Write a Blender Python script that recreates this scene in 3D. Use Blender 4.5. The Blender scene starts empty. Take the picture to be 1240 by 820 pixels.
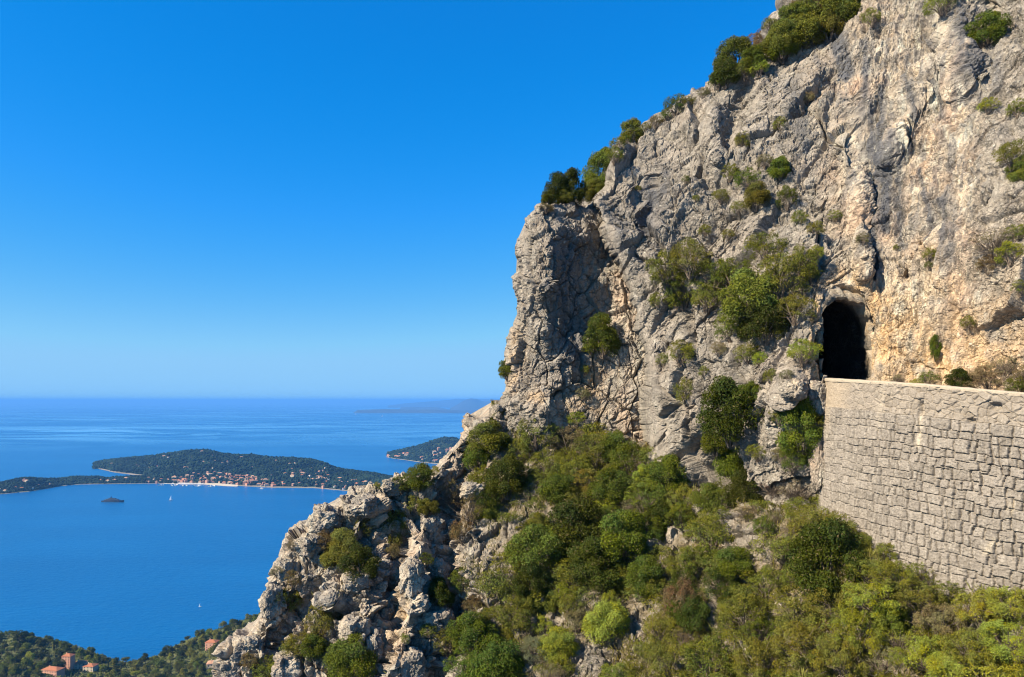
import bpy, math, random
import numpy as np

# ------------------------------------------------------------------ camera, sky, sun, exposure
SC = bpy.context.scene
COL = SC.collection
F, CX, HY, H = 895.0, 620.0, 485.0, 400.0        # focal length / centre / horizon in photo pixels, eye height above the sea
SUN_DIR = (-0.78, -0.38, 0.63)                   # towards the sun
cam_d = bpy.data.cameras.new('camera'); cam = bpy.data.objects.new('camera', cam_d); COL.objects.link(cam)
cam_d.sensor_width = 36.0; cam_d.lens = 36.0 * F / 1240.0
cam_d.shift_y = (HY - 410.0) / 1240.0
cam_d.clip_start = 0.1; cam_d.clip_end = 400000.0
cam.location = (0, 0, H); cam.rotation_euler = (math.radians(90), 0, 0)
SC.camera = cam
_n = math.sqrt(sum(c * c for c in SUN_DIR)); SUN = [c / _n for c in SUN_DIR]
EL = math.asin(SUN[2]); AZ = math.atan2(SUN[0], SUN[1])
W = bpy.data.worlds.new('World'); SC.world = W; W.use_nodes = True
wn = W.node_tree; bg = wn.nodes['Background']
sky = wn.nodes.new('ShaderNodeTexSky'); sky.sky_type = 'NISHITA'; sky.sun_disc = False
sky.sun_elevation = EL; sky.sun_rotation = AZ; sky.altitude = 400; sky.air_density = 1.0; sky.dust_density = 0.25; sky.ozone_density = 2.5
sp_ = wn.nodes.new('ShaderNodeSeparateColor'); cb_ = wn.nodes.new('ShaderNodeCombineColor'); wn.links.new(sky.outputs[0], sp_.inputs[0])
for k_, (a_, b_, lo_, hi_, it_) in enumerate([(1.0, 5.0, .004, .285, 'SMOOTHSTEP'), (0.0, 5.5, .055, .61, 'LINEAR'), (0.0, 4.6, .31, .955, 'LINEAR')]):   # per-channel grade: deep azure overhead, pale blue horizon
    mr_ = wn.nodes.new('ShaderNodeMapRange'); mr_.interpolation_type = it_; wn.links.new(sp_.outputs[k_], mr_.inputs['Value'])
    for i_, q_ in enumerate((a_, b_, lo_ * 4.35, hi_ * 4.35)): mr_.inputs[i_ + 1].default_value = q_
    wn.links.new(mr_.outputs[0], cb_.inputs[k_])
wn.links.new(cb_.outputs[0], bg.inputs['Color'])
bg.inputs['Strength'].default_value = 0.1
sun_d = bpy.data.lights.new('sun', 'SUN'); sun_d.energy = 5.0; sun_d.angle = math.radians(0.53); sun_d.color = (1.0, 0.88, 0.69)
sun = bpy.data.objects.new('sun', sun_d); COL.objects.link(sun); sun.location = (-60, -30, 480)
from mathutils import Vector
sun.rotation_euler = Vector(SUN).to_track_quat('Z', 'Y').to_euler()
SC.view_settings.view_transform = 'Standard'; SC.view_settings.look = 'None'
SC.view_settings.exposure = 1.2; SC.view_settings.gamma = 1.0; SC.view_settings.use_curve_mapping = False
SC.cycles.max_bounces = 4; SC.cycles.diffuse_bounces = 2; SC.cycles.glossy_bounces = 2
SC.cycles.transmission_bounces = 2; SC.cycles.volume_bounces = 0; SC.cycles.transparent_max_bounces = 4
SC.cycles.use_denoising = True; SC.cycles.pixel_filter_type = 'BLACKMAN_HARRIS'; SC.cycles.filter_width = 1.05

RNG = np.random.default_rng(7); random.seed(7)

# ------------------------------------------------------------------ numeric helpers
def U(px, py, Y):
    px = np.asarray(px, float); py = np.asarray(py, float); Y = np.asarray(Y, float)
    return np.stack([(px - CX) / F * Y, Y + 0 * px, H + (HY - py) / F * Y], -1)
def to_px(P): return CX + P[..., 0] / P[..., 1] * F, HY - (P[..., 2] - H) / P[..., 1] * F
def sst(a, b, x):
    t = np.clip((x - a) / (b - a), 0, 1); return t * t * (3 - 2 * t)
_t = np.random.default_rng(99)
GT = _t.normal(size=(65536, 3)); GT /= np.linalg.norm(GT, axis=1)[:, None]; GT = GT.astype(np.float32)
RT = _t.random((65536, 7)).astype(np.float32)
def hsh(ix, iy, iz, seed):
    h = (ix * 73856093) ^ (iy * 19349663) ^ (iz * 83492791) ^ (seed * 2654435761 & 0x7fffffff)
    h = (h ^ (h >> 13)) * 1274126177
    return (h ^ (h >> 16)) & 0xffff
def perlin(P, seed=0):
    P = np.asarray(P, np.float32); I = np.floor(P).astype(np.int64); f = P - I
    u = f * f * f * (f * (f * 6 - 15) + 10); out = 0
    for dx in (0, 1):
        wx = u[..., 0] if dx else 1 - u[..., 0]
        for dy in (0, 1):
            wy = u[..., 1] if dy else 1 - u[..., 1]
            for dz in (0, 1):
                wz = u[..., 2] if dz else 1 - u[..., 2]
                g = GT[hsh(I[..., 0] + dx, I[..., 1] + dy, I[..., 2] + dz, seed)]
                d = (f[..., 0] - dx) * g[..., 0] + (f[..., 1] - dy) * g[..., 1] + (f[..., 2] - dz) * g[..., 2]
                out = out + wx * wy * wz * d
    return out * 1.5
def fbm(P, octv=4, seed=0, gain=.5, ridged=False):
    out = 0; a = 1; s = 1.0; P = np.asarray(P, np.float32)
    for o in range(octv):
        n = perlin(P * s, seed + o * 17)
        out = out + a * ((1 - 2 * np.abs(n)) if ridged else n); a *= gain; s *= 2.03
    return out
def facets(P, seed=0, tilt=.8):
    """broken-rock noise: every cell is a tilted facet; returns height and distance to the cell edge"""
    P = np.asarray(P, np.float32); I = np.floor(P).astype(np.int64)
    sh = P.shape[:-1]; d1 = np.full(sh, 9., np.float32); d2 = d1.copy(); val = np.zeros(sh, np.float32)
    for dx in (-1, 0, 1):
        for dy in (-1, 0, 1):
            for dz in (-1, 0, 1):
                h = hsh(I[..., 0] + dx, I[..., 1] + dy, I[..., 2] + dz, seed); r = RT[h]
                q = P - (I + np.array([dx, dy, dz])) - r[..., :3]
                d = np.sqrt((q * q).sum(-1))
                v = (r[..., 3] - .5) + tilt * ((r[..., 4] - .5) * q[..., 0] + (r[..., 5] - .5) * q[..., 1] + (r[..., 6] - .5) * q[..., 2]) * 2
                m = d < d1
                d2 = np.where(m, d1, np.minimum(d2, d)); val = np.where(m, v, val); d1 = np.where(m, d, d1)
    return val, d2 - d1
def seg_dist(px, py, pts):
    """distance from points to a polyline, and the nearest point on it"""
    bd = np.full(px.shape, 1e9); bx = np.zeros(px.shape); by = np.zeros(px.shape)
    for (ax, ay), (cx, cy) in zip(pts[:-1], pts[1:]):
        vx, vy = cx - ax, cy - ay; L = vx * vx + vy * vy + 1e-9
        t = np.clip(((px - ax) * vx + (py - ay) * vy) / L, 0, 1)
        qx, qy = ax + t * vx, ay + t * vy; d = np.hypot(px - qx, py - qy); m = d < bd
        bd = np.where(m, d, bd); bx = np.where(m, qx, bx); by = np.where(m, qy, by)
    return bd, bx, by
def inside(px, py, poly):
    r = np.zeros(px.shape, bool); n = len(poly)
    for i in range(n):
        (x1, y1), (x2, y2) = poly[i], poly[(i + 1) % n]
        if y1 == y2: continue
        c = ((y1 > py) != (y2 > py)) & (px < (x2 - x1) * (py - y1) / (y2 - y1) + x1)
        r ^= c
    return r
def rbf(ctrl):
    c = np.array(ctrl, float); X = c[:, :2] / 100.0; d = np.linalg.norm(X[:, None] - X[None], axis=2)
    n = len(c); A = np.zeros((n + 3, n + 3)); A[:n, :n] = d + np.eye(n) * -0.02
    A[:n, n] = 1; A[:n, n + 1:] = X; A[n, :n] = 1; A[n + 1:, :n] = X.T
    w = np.linalg.solve(A, np.concatenate([c[:, 2], [0, 0, 0]]))
    def ev(px, py):
        x = np.asarray(px) / 100.; y = np.asarray(py) / 100.; out = w[n] + w[n + 1] * x + w[n + 2] * y
        for i in range(n): out = out + w[i] * np.hypot(x - X[i, 0], y - X[i, 1])
        return out
    return ev
def brush(px, py, pts, w): return np.exp(-(seg_dist(px, py, pts)[0] / w) ** 2)

# ------------------------------------------------------------------ mesh helpers
def mesh_np(name, V, Fc, mats=(), smooth=True, midx=None, attrs=None):
    """V (n,3); Fc (m,k) one face size"""
    me = bpy.data.meshes.new(name); V = np.ascontiguousarray(V, np.float32); Fc = np.ascontiguousarray(Fc, np.int32)
    m, k = Fc.shape
    me.vertices.add(len(V)); me.vertices.foreach_set('co', V.ravel())
    me.loops.add(m * k); me.loops.foreach_set('vertex_index', Fc.ravel())
    me.polygons.add(m); me.polygons.foreach_set('loop_start', np.arange(0, m * k, k, dtype=np.int32))
    try: me.polygons.foreach_set('loop_total', np.full(m, k, np.int32))
    except Exception: pass
    if midx is not None: me.polygons.foreach_set('material_index', np.asarray(midx, np.int32))
    me.polygons.foreach_set('use_smooth', np.full(m, smooth))
    for a, (dom, arr) in (attrs or {}).items():
        arr = np.asarray(arr, np.float32)
        if arr.ndim == 1: at = me.attributes.new(a, 'FLOAT', dom); at.data.foreach_set('value', arr)
        else:
            if arr.shape[1] == 3: arr = np.concatenate([arr, np.ones((len(arr), 1), np.float32)], 1)
            at = me.attributes.new(a, 'FLOAT_COLOR', dom); at.data.foreach_set('color', np.ascontiguousarray(arr).ravel())
    for mt in mats: me.materials.append(mt)
    me.update(calc_edges=True); me.validate(); return me
def link(name, data, parent=None):
    o = bpy.data.objects.new(name, data); COL.objects.link(o)
    if parent is not None: o.parent = parent
    return o
def tag(o, label=None, cat=None, group=None, kind=None):
    if label: o['label'] = label
    if cat: o['category'] = cat
    if group: o['group'] = group
    if kind: o['kind'] = kind
    return o
def grid_faces(ny, nx):
    i = np.arange(ny * nx).reshape(ny, nx)
    return np.stack([i[:-1, :-1], i[:-1, 1:], i[1:, 1:], i[1:, :-1]], -1).reshape(-1, 4)
class MB:
    """collects polygons for one mesh"""
    def __init__(s): s.v = []; s.f = []; s.m = []
    def add(s, vs, fs, m=0):
        b = len(s.v); s.v += [tuple(v) for v in vs]; s.f += [tuple(b + i for i in f) for f in fs]; s.m += [m] * len(fs)
    def box(s, x0, x1, y0, y1, z0, z1, m=0):
        s.add([(x0, y0, z0), (x1, y0, z0), (x1, y1, z0), (x0, y1, z0), (x0, y0, z1), (x1, y0, z1), (x1, y1, z1), (x0, y1, z1)],
              [(0, 3, 2, 1), (4, 5, 6, 7), (0, 1, 5, 4), (1, 2, 6, 5), (2, 3, 7, 6), (3, 0, 4, 7)], m)
    def hip(s, x0, x1, y0, y1, z0, h, m=0):
        d = min(x1 - x0, y1 - y0) / 2; 
        if x1 - x0 >= y1 - y0: a, b = (x0 + d, (y0 + y1) / 2, z0 + h), (x1 - d, (y0 + y1) / 2, z0 + h)
        else: a, b = ((x0 + x1) / 2, y0 + d, z0 + h), ((x0 + x1) / 2, y1 - d, z0 + h)
        V = [(x0, y0, z0), (x1, y0, z0), (x1, y1, z0), (x0, y1, z0), a, b]
        if x1 - x0 >= y1 - y0: Fs = [(0, 1, 5, 4), (1, 2, 5), (2, 3, 4, 5), (3, 0, 4), (0, 3, 2, 1)]
        else: Fs = [(0, 1, 4), (1, 2, 5, 4), (2, 3, 5), (3, 0, 4, 5), (0, 3, 2, 1)]
        s.add(V, Fs, m)
    def tube(s, p, q, r0, r1, n=6, m=0):
        p = np.array(p, float); q = np.array(q, float); d = q - p; d /= np.linalg.norm(d) + 1e-9
        u = np.cross(d, (0, 0, 1) if abs(d[2]) < .9 else (1, 0, 0)); u /= np.linalg.norm(u); w = np.cross(d, u)
        an = np.arange(n) * 2 * math.pi / n
        V = [p + r0 * (math.cos(t) * u + math.sin(t) * w) for t in an] + [q + r1 * (math.cos(t) * u + math.sin(t) * w) for t in an]
        s.add(V, [(i, (i + 1) % n, n + (i + 1) % n, n + i) for i in range(n)] + [tuple(range(n))[::-1], tuple(range(n, 2 * n))], m)
    def mesh(s, name, mats, smooth=False):
        me = bpy.data.meshes.new(name); me.from_pydata([tuple(map(float, v)) for v in s.v], [], s.f)
        for mt in mats: me.materials.append(mt)
        me.polygons.foreach_set('material_index', s.m); me.polygons.foreach_set('use_smooth', [smooth] * len(s.f)); me.update(); return me

# ------------------------------------------------------------------ materials
class NT:
    def __init__(s, name):
        s.m = bpy.data.materials.new(name); s.m.use_nodes = True; s.t = s.m.node_tree; s.t.nodes.clear()
        s.out = s.n('ShaderNodeOutputMaterial')
    def n(s, t, **kw):
        x = s.t.nodes.new(t)
        for k, v in kw.items():
            if hasattr(x, k): setattr(x, k, v)
        return x
    def l(s, a, b): s.t.links.new(a, b)
    def set(s, sock, v):
        if hasattr(v, 'is_output'): s.l(v, sock)
        else: sock.default_value = v
    def noise(s, vec, scale, detail=4, rough=.55, dist=0.):
        x = s.n('ShaderNodeTexNoise'); s.l(vec, x.inputs['Vector']); x.inputs['Scale'].default_value = scale
        x.inputs['Detail'].default_value = detail; x.inputs['Roughness'].default_value = rough; x.inputs['Distortion'].default_value = dist
        return x.outputs['Fac']
    def map(s, vec, scale=(1, 1, 1), rot=(0, 0, 0)):
        x = s.n('ShaderNodeMapping'); s.l(vec, x.inputs['Vector']); x.inputs['Scale'].default_value = scale; x.inputs['Rotation'].default_value = rot
        return x.outputs[0]
    def rng(s, v, a, b, c=0., d=1.):
        x = s.n('ShaderNodeMapRange'); s.l(v, x.inputs['Value'])
        for i, q in enumerate((a, b, c, d)): x.inputs[i + 1].default_value = q
        return x.outputs[0]
    def math(s, op, a, b=0.):
        x = s.n('ShaderNodeMath', operation=op); s.set(x.inputs[0], a); s.set(x.inputs[1], b); return x.outputs[0]
    def mix(s, fac, a, b, blend='MIX'):
        x = s.n('ShaderNodeMix', data_type='RGBA', blend_type=blend)
        s.set(x.inputs['Factor'], fac); ia = [i for i in x.inputs if i.type == 'RGBA']
        for sock, v in zip(ia, (a, b)): s.set(sock, v if hasattr(v, 'is_output') else (*v, 1) if len(v) == 3 else v)
        return [o for o in x.outputs if o.type == 'RGBA'][0]
    def pos(s): return s.n('ShaderNodeNewGeometry').outputs['Position']
    def attr(s, name): return s.n('ShaderNodeAttribute', attribute_name=name)
    def bump(s, h, strength, dist):
        x = s.n('ShaderNodeBump'); s.l(h, x.inputs['Height']); x.inputs['Strength'].default_value = strength; x.inputs['Distance'].default_value = dist
        return x.outputs[0]
    def bsdf(s, col, rough=.9, normal=None, spec=.2):
        x = s.n('ShaderNodeBsdfPrincipled'); s.set(x.inputs['Base Color'], col if hasattr(col, 'is_output') else (*col, 1))
        s.set(x.inputs['Roughness'], rough); x.inputs['Specular IOR Level'].default_value = spec
        if normal is not None: s.l(normal, x.inputs['Normal'])
        s.l(x.outputs[0], s.out.inputs['Surface']); return x
def plain(name, col, rough=.8, spec=.2, var=.25, scale=3., objcol=False):
    t = NT(name); p = t.pos(); nz = t.noise(p, scale)
    if objcol: base = t.n('ShaderNodeObjectInfo').outputs['Color']
    else: base = tuple(col)
    a = t.rng(nz, .3, .7, 1 - var, 1 + var)
    x = t.n('ShaderNodeVectorMath', operation='SCALE')
    if objcol: t.l(base, x.inputs[0])
    else: x.inputs[0].default_value = base
    t.l(a, x.inputs['Scale']); t.bsdf(x.outputs[0], rough, None, spec); return t.m
def rock_material():
    t = NT('limestone'); p = t.pos(); st = t.attr('stain'); sep = t.n('ShaderNodeSeparateColor'); t.l(st.outputs['Color'], sep.inputs[0])
    soil = t.attr('soil').outputs['Fac']
    big = t.noise(p, .16, 3); mid = t.noise(p, .9, 5, .62, .4); fine = t.noise(p, 5.5, 5, .7)
    base = t.mix(t.rng(mid, .34, .68), (.145, .126, .104), (.335, .294, .242))
    base = t.mix(t.rng(big, .4, .62, 0, .55), base, (.25, .224, .19))
    cream = t.mix(t.rng(mid, .34, .68), (0.419, 0.324, 0.229), (0.560, 0.470, 0.349))
    cream = t.mix(t.rng(t.noise(t.map(p, (1.5, 1.5, .07)), 1.0, 5, .62), .50, .64, 0, .75), cream, (0.560, 0.552, 0.451))
    cream = t.mix(t.rng(t.noise(t.map(p, (1.3, 1.3, .04)), 1.3, 5, .60), .50, .58, 0, .9), cream, (.165, .150, .138))
    cream = t.mix(t.rng(t.noise(t.map(p, (.30, .30, .16)), 1.0, 4, .6), .50, .62, 0, .65), cream, (.47, .315, .205))
    base = t.mix(t.math('MULTIPLY', sep.outputs[0], t.rng(t.noise(p, .5, 4), .3, .62)), base, cream)
    och = t.mix(t.rng(fine, .35, .65), (0.419, 0.260, 0.127), (0.560, 0.406, 0.235))
    base = t.mix(t.math('MULTIPLY', sep.outputs[2], t.rng(t.noise(p, .8, 4), .35, .58)), base, och)
    ps = t.map(p, (1.6, 1.6, .12)); stn = t.noise(ps, 1.0, 4, .6)
    base = t.mix(t.math('MULTIPLY', sep.outputs[1], t.rng(stn, .27, .44)), base, (0.102, 0.102, 0.108))
    base = t.mix(t.rng(t.noise(t.map(p, (1.2, 1.2, .22)), 1.0, 5, .65), .56, .70, 0, .55), base, (0.171, 0.159, 0.140))
    cl_ = t.rng(sep.outputs[0], .3, .9, 1, .35)
    base = t.mix(t.math('MULTIPLY', cl_, t.rng(t.noise(p, 2.6, 6, .72), .56, .66, 0, .6)), base, (0.127, 0.114, 0.095))
    base = t.mix(t.rng(t.noise(p, 3.3, 5, .7), .60, .70, 0, .75), base, (0.560, 0.521, 0.419))
    base = t.mix(t.math('MULTIPLY', cl_, t.rng(t.noise(p, 9., 3, .7), .58, .70, 0, .55)), base, (0.108, 0.095, 0.076))
    base = t.mix(t.attr('tunnel_shade').outputs['Fac'], base, (.012, .011, .010))  # darkness inside the tunnel, painted into the rock colour
    sm = t.mix(t.rng(fine, .35, .65), (.10, .078, .042), (.215, .17, .105))
    base = t.mix(t.math('MULTIPLY', soil, t.rng(t.noise(p, 1.6, 5, .65), .36, .55)), base, sm)
    def vor(scale, feat='F1', vec=p):
        x = t.n('ShaderNodeTexVoronoi', feature=feat); t.l(vec, x.inputs['Vector']); x.inputs['Scale'].default_value = scale; return x.outputs['Distance']
    dist = t.n('ShaderNodeVectorMath', operation='ADD'); nc = t.n('ShaderNodeTexNoise'); t.l(p, nc.inputs['Vector']); nc.inputs['Scale'].default_value = 2.2; nc.inputs['Detail'].default_value = 3
    ns = t.n('ShaderNodeVectorMath', operation='SCALE'); t.l(nc.outputs['Color'], ns.inputs[0]); ns.inputs['Scale'].default_value = .55; t.l(p, dist.inputs[0]); t.l(ns.outputs[0], dist.inputs[1]); wv = dist.outputs[0]
    c1 = t.rng(vor(1.5, 'DISTANCE_TO_EDGE', wv), 0, .07); c2 = t.rng(vor(4.2, 'DISTANCE_TO_EDGE', wv), 0, .09); pit = t.rng(t.noise(p, 6.5, 4, .72), .36, .52)
    base = t.mix(t.math('MULTIPLY', t.rng(t.math('MINIMUM', c1, c2), 0, 1, .8, 0), t.rng(t.noise(p, .7, 3), .42, .6)), base, (.075, .065, .05))
    h = t.math('ADD', t.math('ADD', t.math('MULTIPLY', c1, .35), t.math('MULTIPLY', c2, .22)), t.math('ADD', t.math('MULTIPLY', vor(2.6, 'F1', wv), .7), t.math('ADD', t.math('MULTIPLY', pit, .30), t.math('MULTIPLY', t.noise(p, 4.5, 6, .72), 1.0))))
    t.bsdf(base, .95, t.bump(h, .66, .14), .12); return t.m
ROCK = rock_material()
def leaf_material():
    t = NT('leaves'); oi = t.n('ShaderNodeObjectInfo'); v = t.attr('leaf_var'); sep = t.n('ShaderNodeSeparateColor'); t.l(v.outputs['Color'], sep.inputs[0])
    hv = t.n('ShaderNodeHueSaturation'); t.l(oi.outputs['Color'], hv.inputs['Color'])
    t.l(t.rng(sep.outputs[0], 0, 1, .465, .53), hv.inputs['Hue']); t.l(t.rng(sep.outputs[1], 0, 1, .55, 1.55), hv.inputs['Value'])
    t.l(t.rng(sep.outputs[0], 0, 1, 1.05, .85), hv.inputs['Saturation'])
    c = t.mix(t.rng(sep.outputs[2], .90, .97, 0, .7), hv.outputs[0], (.17, .125, .06))
    b = t.n('ShaderNodeBsdfPrincipled'); t.l(c, b.inputs['Base Color']); b.inputs['Roughness'].default_value = .6; b.inputs['Specular IOR Level'].default_value = .06
    tr = t.n('ShaderNodeBsdfTranslucent'); t.l(c, tr.inputs['Color'])
    ms = t.n('ShaderNodeMixShader'); ms.inputs[0].default_value = .25; t.l(b.outputs[0], ms.inputs[1]); t.l(tr.outputs[0], ms.inputs[2])
    t.l(ms.outputs[0], t.out.inputs['Surface']); return t.m
LEAF = leaf_material()
BARK = plain('bark', (.13, .10, .075), .95, .1)

# ------------------------------------------------------------------ terrain layers: cliff, crag, hillside
def layer(name, poly, ctrl, box, step, margin, disp, extra=None, curl=(.28, 1.25), roundr=5., cut=None):
    x0, x1, y0, y1 = box
    gx, gy = np.meshgrid(np.arange(x0, x1 + step, step), np.arange(y0, y1 + step, step))
    ev = rbf(ctrl); ins = inside(gx, gy, poly); d, bx, by = seg_dist(gx, gy, poly + [poly[0]])
    d = np.where(ins, 0, d)
    qx = np.where(ins, gx, bx + (gx - bx) / np.maximum(d, 1e-6) * roundr * (1 - np.exp(-d / roundr)))
    qy = np.where(ins, gy, by + (gy - by) / np.maximum(d, 1e-6) * roundr * (1 - np.exp(-d / roundr)))
    D = ev(np.where(ins, gx, bx), np.where(ins, gy, by))
    if extra is not None: D = D + extra(np.where(ins, gx, bx), np.where(ins, gy, by))
    cd = curl[0] * d ** curl[1]
    P = U(qx, qy, D + cd); PN = U(np.where(ins, gx, bx + (gx - bx) * .35), np.where(ins, gy, by + (gy - by) * .35), D + .05 * cd)
    tx = np.gradient(P, axis=1); ty = np.gradient(P, axis=0); n = np.cross(ty, tx)
    n /= np.linalg.norm(n, axis=-1)[..., None] + 1e-9
    for _ in range(2):                                # soften so displaced blocks keep their shape
        k = max(2, int(6 / step)); c = np.cumsum(np.pad(n, ((0, 0), (k, k), (0, 0)), 'edge'), axis=1); c = (c[:, 2 * k:] - c[:, :-2 * k]) / (2 * k)
        n = c[:, :n.shape[1]]
        c = np.cumsum(np.pad(n, ((k, k), (0, 0), (0, 0)), 'edge'), axis=0); c = (c[2 * k:] - c[:-2 * k]) / (2 * k); n = c[:n.shape[0]]
    n /= np.linalg.norm(n, axis=-1)[..., None] + 1e-9
    sp = np.maximum(np.linalg.norm(np.gradient(PN, axis=1), axis=-1), np.linalg.norm(np.gradient(PN, axis=0), axis=-1))
    k = 3; spp = np.pad(sp, k, 'edge'); sp = np.max([spp[i:i + sp.shape[0], j:j + sp.shape[1]] for i in (0, k, 2 * k) for j in (0, k, 2 * k)], axis=0)
    global DET
    DET = lambda cell: np.clip((cell / sp - 2.2) / 3.0, 0, 1)
    dd, attrs = disp(PN, gx, gy)
    dd = dd * np.exp(-d / 45)
    P = P + n * dd[..., None]
    ny, nx = gx.shape; Fc = grid_faces(ny, nx)
    keep = (d.ravel()[Fc] < margin).all(1)
    if cut is not None: keep &= ~cut(gx, gy).ravel()[Fc].any(1)
    Fc = Fc[keep][:, ::-1]
    me = mesh_np(name, P.reshape(-1, 3), Fc, [ROCK], False, None, {k: ('POINT', v.reshape(-1, v.shape[-1]) if v.ndim == 3 else v.ravel()) for k, v in attrs.items()})
    o = link(name, me); used = np.zeros(ny * nx, bool); used[Fc.ravel()] = True
    return o, P.reshape(-1, 3)[used], n.reshape(-1, 3)[used]

ARCH = [(993, 463), (992, 430), (992, 400), (995, 382), (1002, 369), (1011, 363), (1022, 361), (1033, 364), (1044, 371), (1053, 384), (1058, 402), (1060, 430), (1060, 472)]
def arch_scaled(s, dx=0, dy=0): return [(1023 + (x - 1023) * s + dx, 440 + (y - 440) * s + dy) for x, y in ARCH]

A_CTRL = [(960, 0, 61), (1050, 0, 55), (1150, 0, 50), (1240, 0, 45), (1330, 0, 41), (960, -90, 68), (1050, -90, 60), (1240, -90, 49), (1330, -90, 45),
  (860, 110, 60), (790, 150, 61), (745, 180, 60), (722, 240, 57), (750, 310, 55.5), (780, 400, 54), (792, 500, 53.5), (790, 640, 54),
  (850, 200, 55), (850, 300, 52), (850, 400, 50), (850, 500, 49.5), (850, 640, 50.5), (920, 100, 56), (920, 200, 52.5), (930, 300, 48), (930, 400, 44.8), (930, 500, 44), (930, 640, 45),
  (985, 200, 50), (985, 300, 46), (980, 400, 42.9), (980, 470, 42.3), (996, 490, 42.0), (985, 560, 42.7), (990, 640, 43.4), (1062, 200, 48.4), (1062, 300, 45.5), (1062, 400, 43.7), (1062, 460, 43.2), (1062, 540, 43),
  (1150, 100, 47), (1150, 200, 43.6), (1150, 300, 41), (1150, 400, 39.9), (1150, 470, 39.4), (1150, 540, 39.2), (1240, 100, 41.8), (1240, 200, 39), (1240, 300, 37), (1240, 400, 36), (1240, 480, 35.6), (1240, 540, 35.4), (1340, 300, 34), (1340, 480, 32.6), (1340, 560, 32.5), (1620, 300, 31), (1620, 480, 30), (1620, 600, 30), (1620, 0, 38), (1620, -90, 40), (1480, 480, 31.2), (1480, 300, 32.4)]
A_POLY = [(1640, -95), (1075, -95), (1010, -30), (965, 8), (935, 52), (905, 82), (872, 104), (845, 118), (822, 132), (795, 148), (772, 166), (752, 182), (738, 206), (722, 234), (719, 246), (734, 276), (749, 308), (757, 318), (765, 348), (777, 388), (783, 418), (790, 452), (791, 490), (793, 540), (800, 600), (805, 650), (1640, 650)]
def a_extra(x, y):
    e = np.zeros(x.shape)
    rec = inside(x, y, arch_scaled(1.28, 2, 3)).astype(float)
    sd = seg_dist(x, y, arch_scaled(1.28, 2, 3))[0]; e += np.where(rec > 0, sst(0, 13, sd), 0) * .9       # hollow cut back round the tunnel mouth
    e += 2.6 * brush(x, y, [(1202, -90), (1197, 0), (1195, 45), (1188, 100)], 9)                        # gully high on the right
    e -= 1.5 * brush(x, y, [(1160, 20), (1168, 100)], 20)
    e += 1.2 * brush(x, y, [(1056, 335), (1056, 270), (1058, 220), (1050, 165), (1038, 130)], 5)
    e -= 1.1 * brush(x, y, [(1046, 330), (1040, 230), (1020, 170)], 11)
    e += .6 * brush(x, y, [(1100, 335), (1112, 318), (1122, 300)], 7)
    e += .9 * brush(x, y, [(1200, 250), (1212, 235), (1240, 215)], 5)
    e -= 1.0 * brush(x, y, [(1130, 90), (1090, 150), (1078, 190)], 14)
    e += 1.2 * brush(x, y, [(905, 105), (890, 150), (880, 180)], 10)                                   # slot below the skyline bushes
    e -= 1.3 * brush(x, y, [(865, 130), (862, 165), (868, 190)], 12)
    e += 1.0 * brush(x, y, [(775, 235), (790, 215), (785, 270)], 8)
    e += 1.3 * brush(x, y, [(815, 420), (805, 470), (812, 520)], 9)
    e -= .9 * brush(x, y, [(790, 420), (797, 480), (803, 545)], 8)
    e += 1.1 * brush(x, y, [(900, 300), (870, 330), (880, 400)], 26)                                   # hollow that holds the big bush
    e -= .8 * brush(x, y, [(960, 460), (930, 520), (900, 600)], 20)
    e += .9 * brush(x, y, [(935, 460), (905, 500), (885, 560)], 12)
    return e
def stain(gx, gy, cream, dark, ochre): return np.stack([np.clip(cream, 0, 1), np.clip(dark, 0, 1), np.clip(ochre, 0, 1)], -1)
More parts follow.
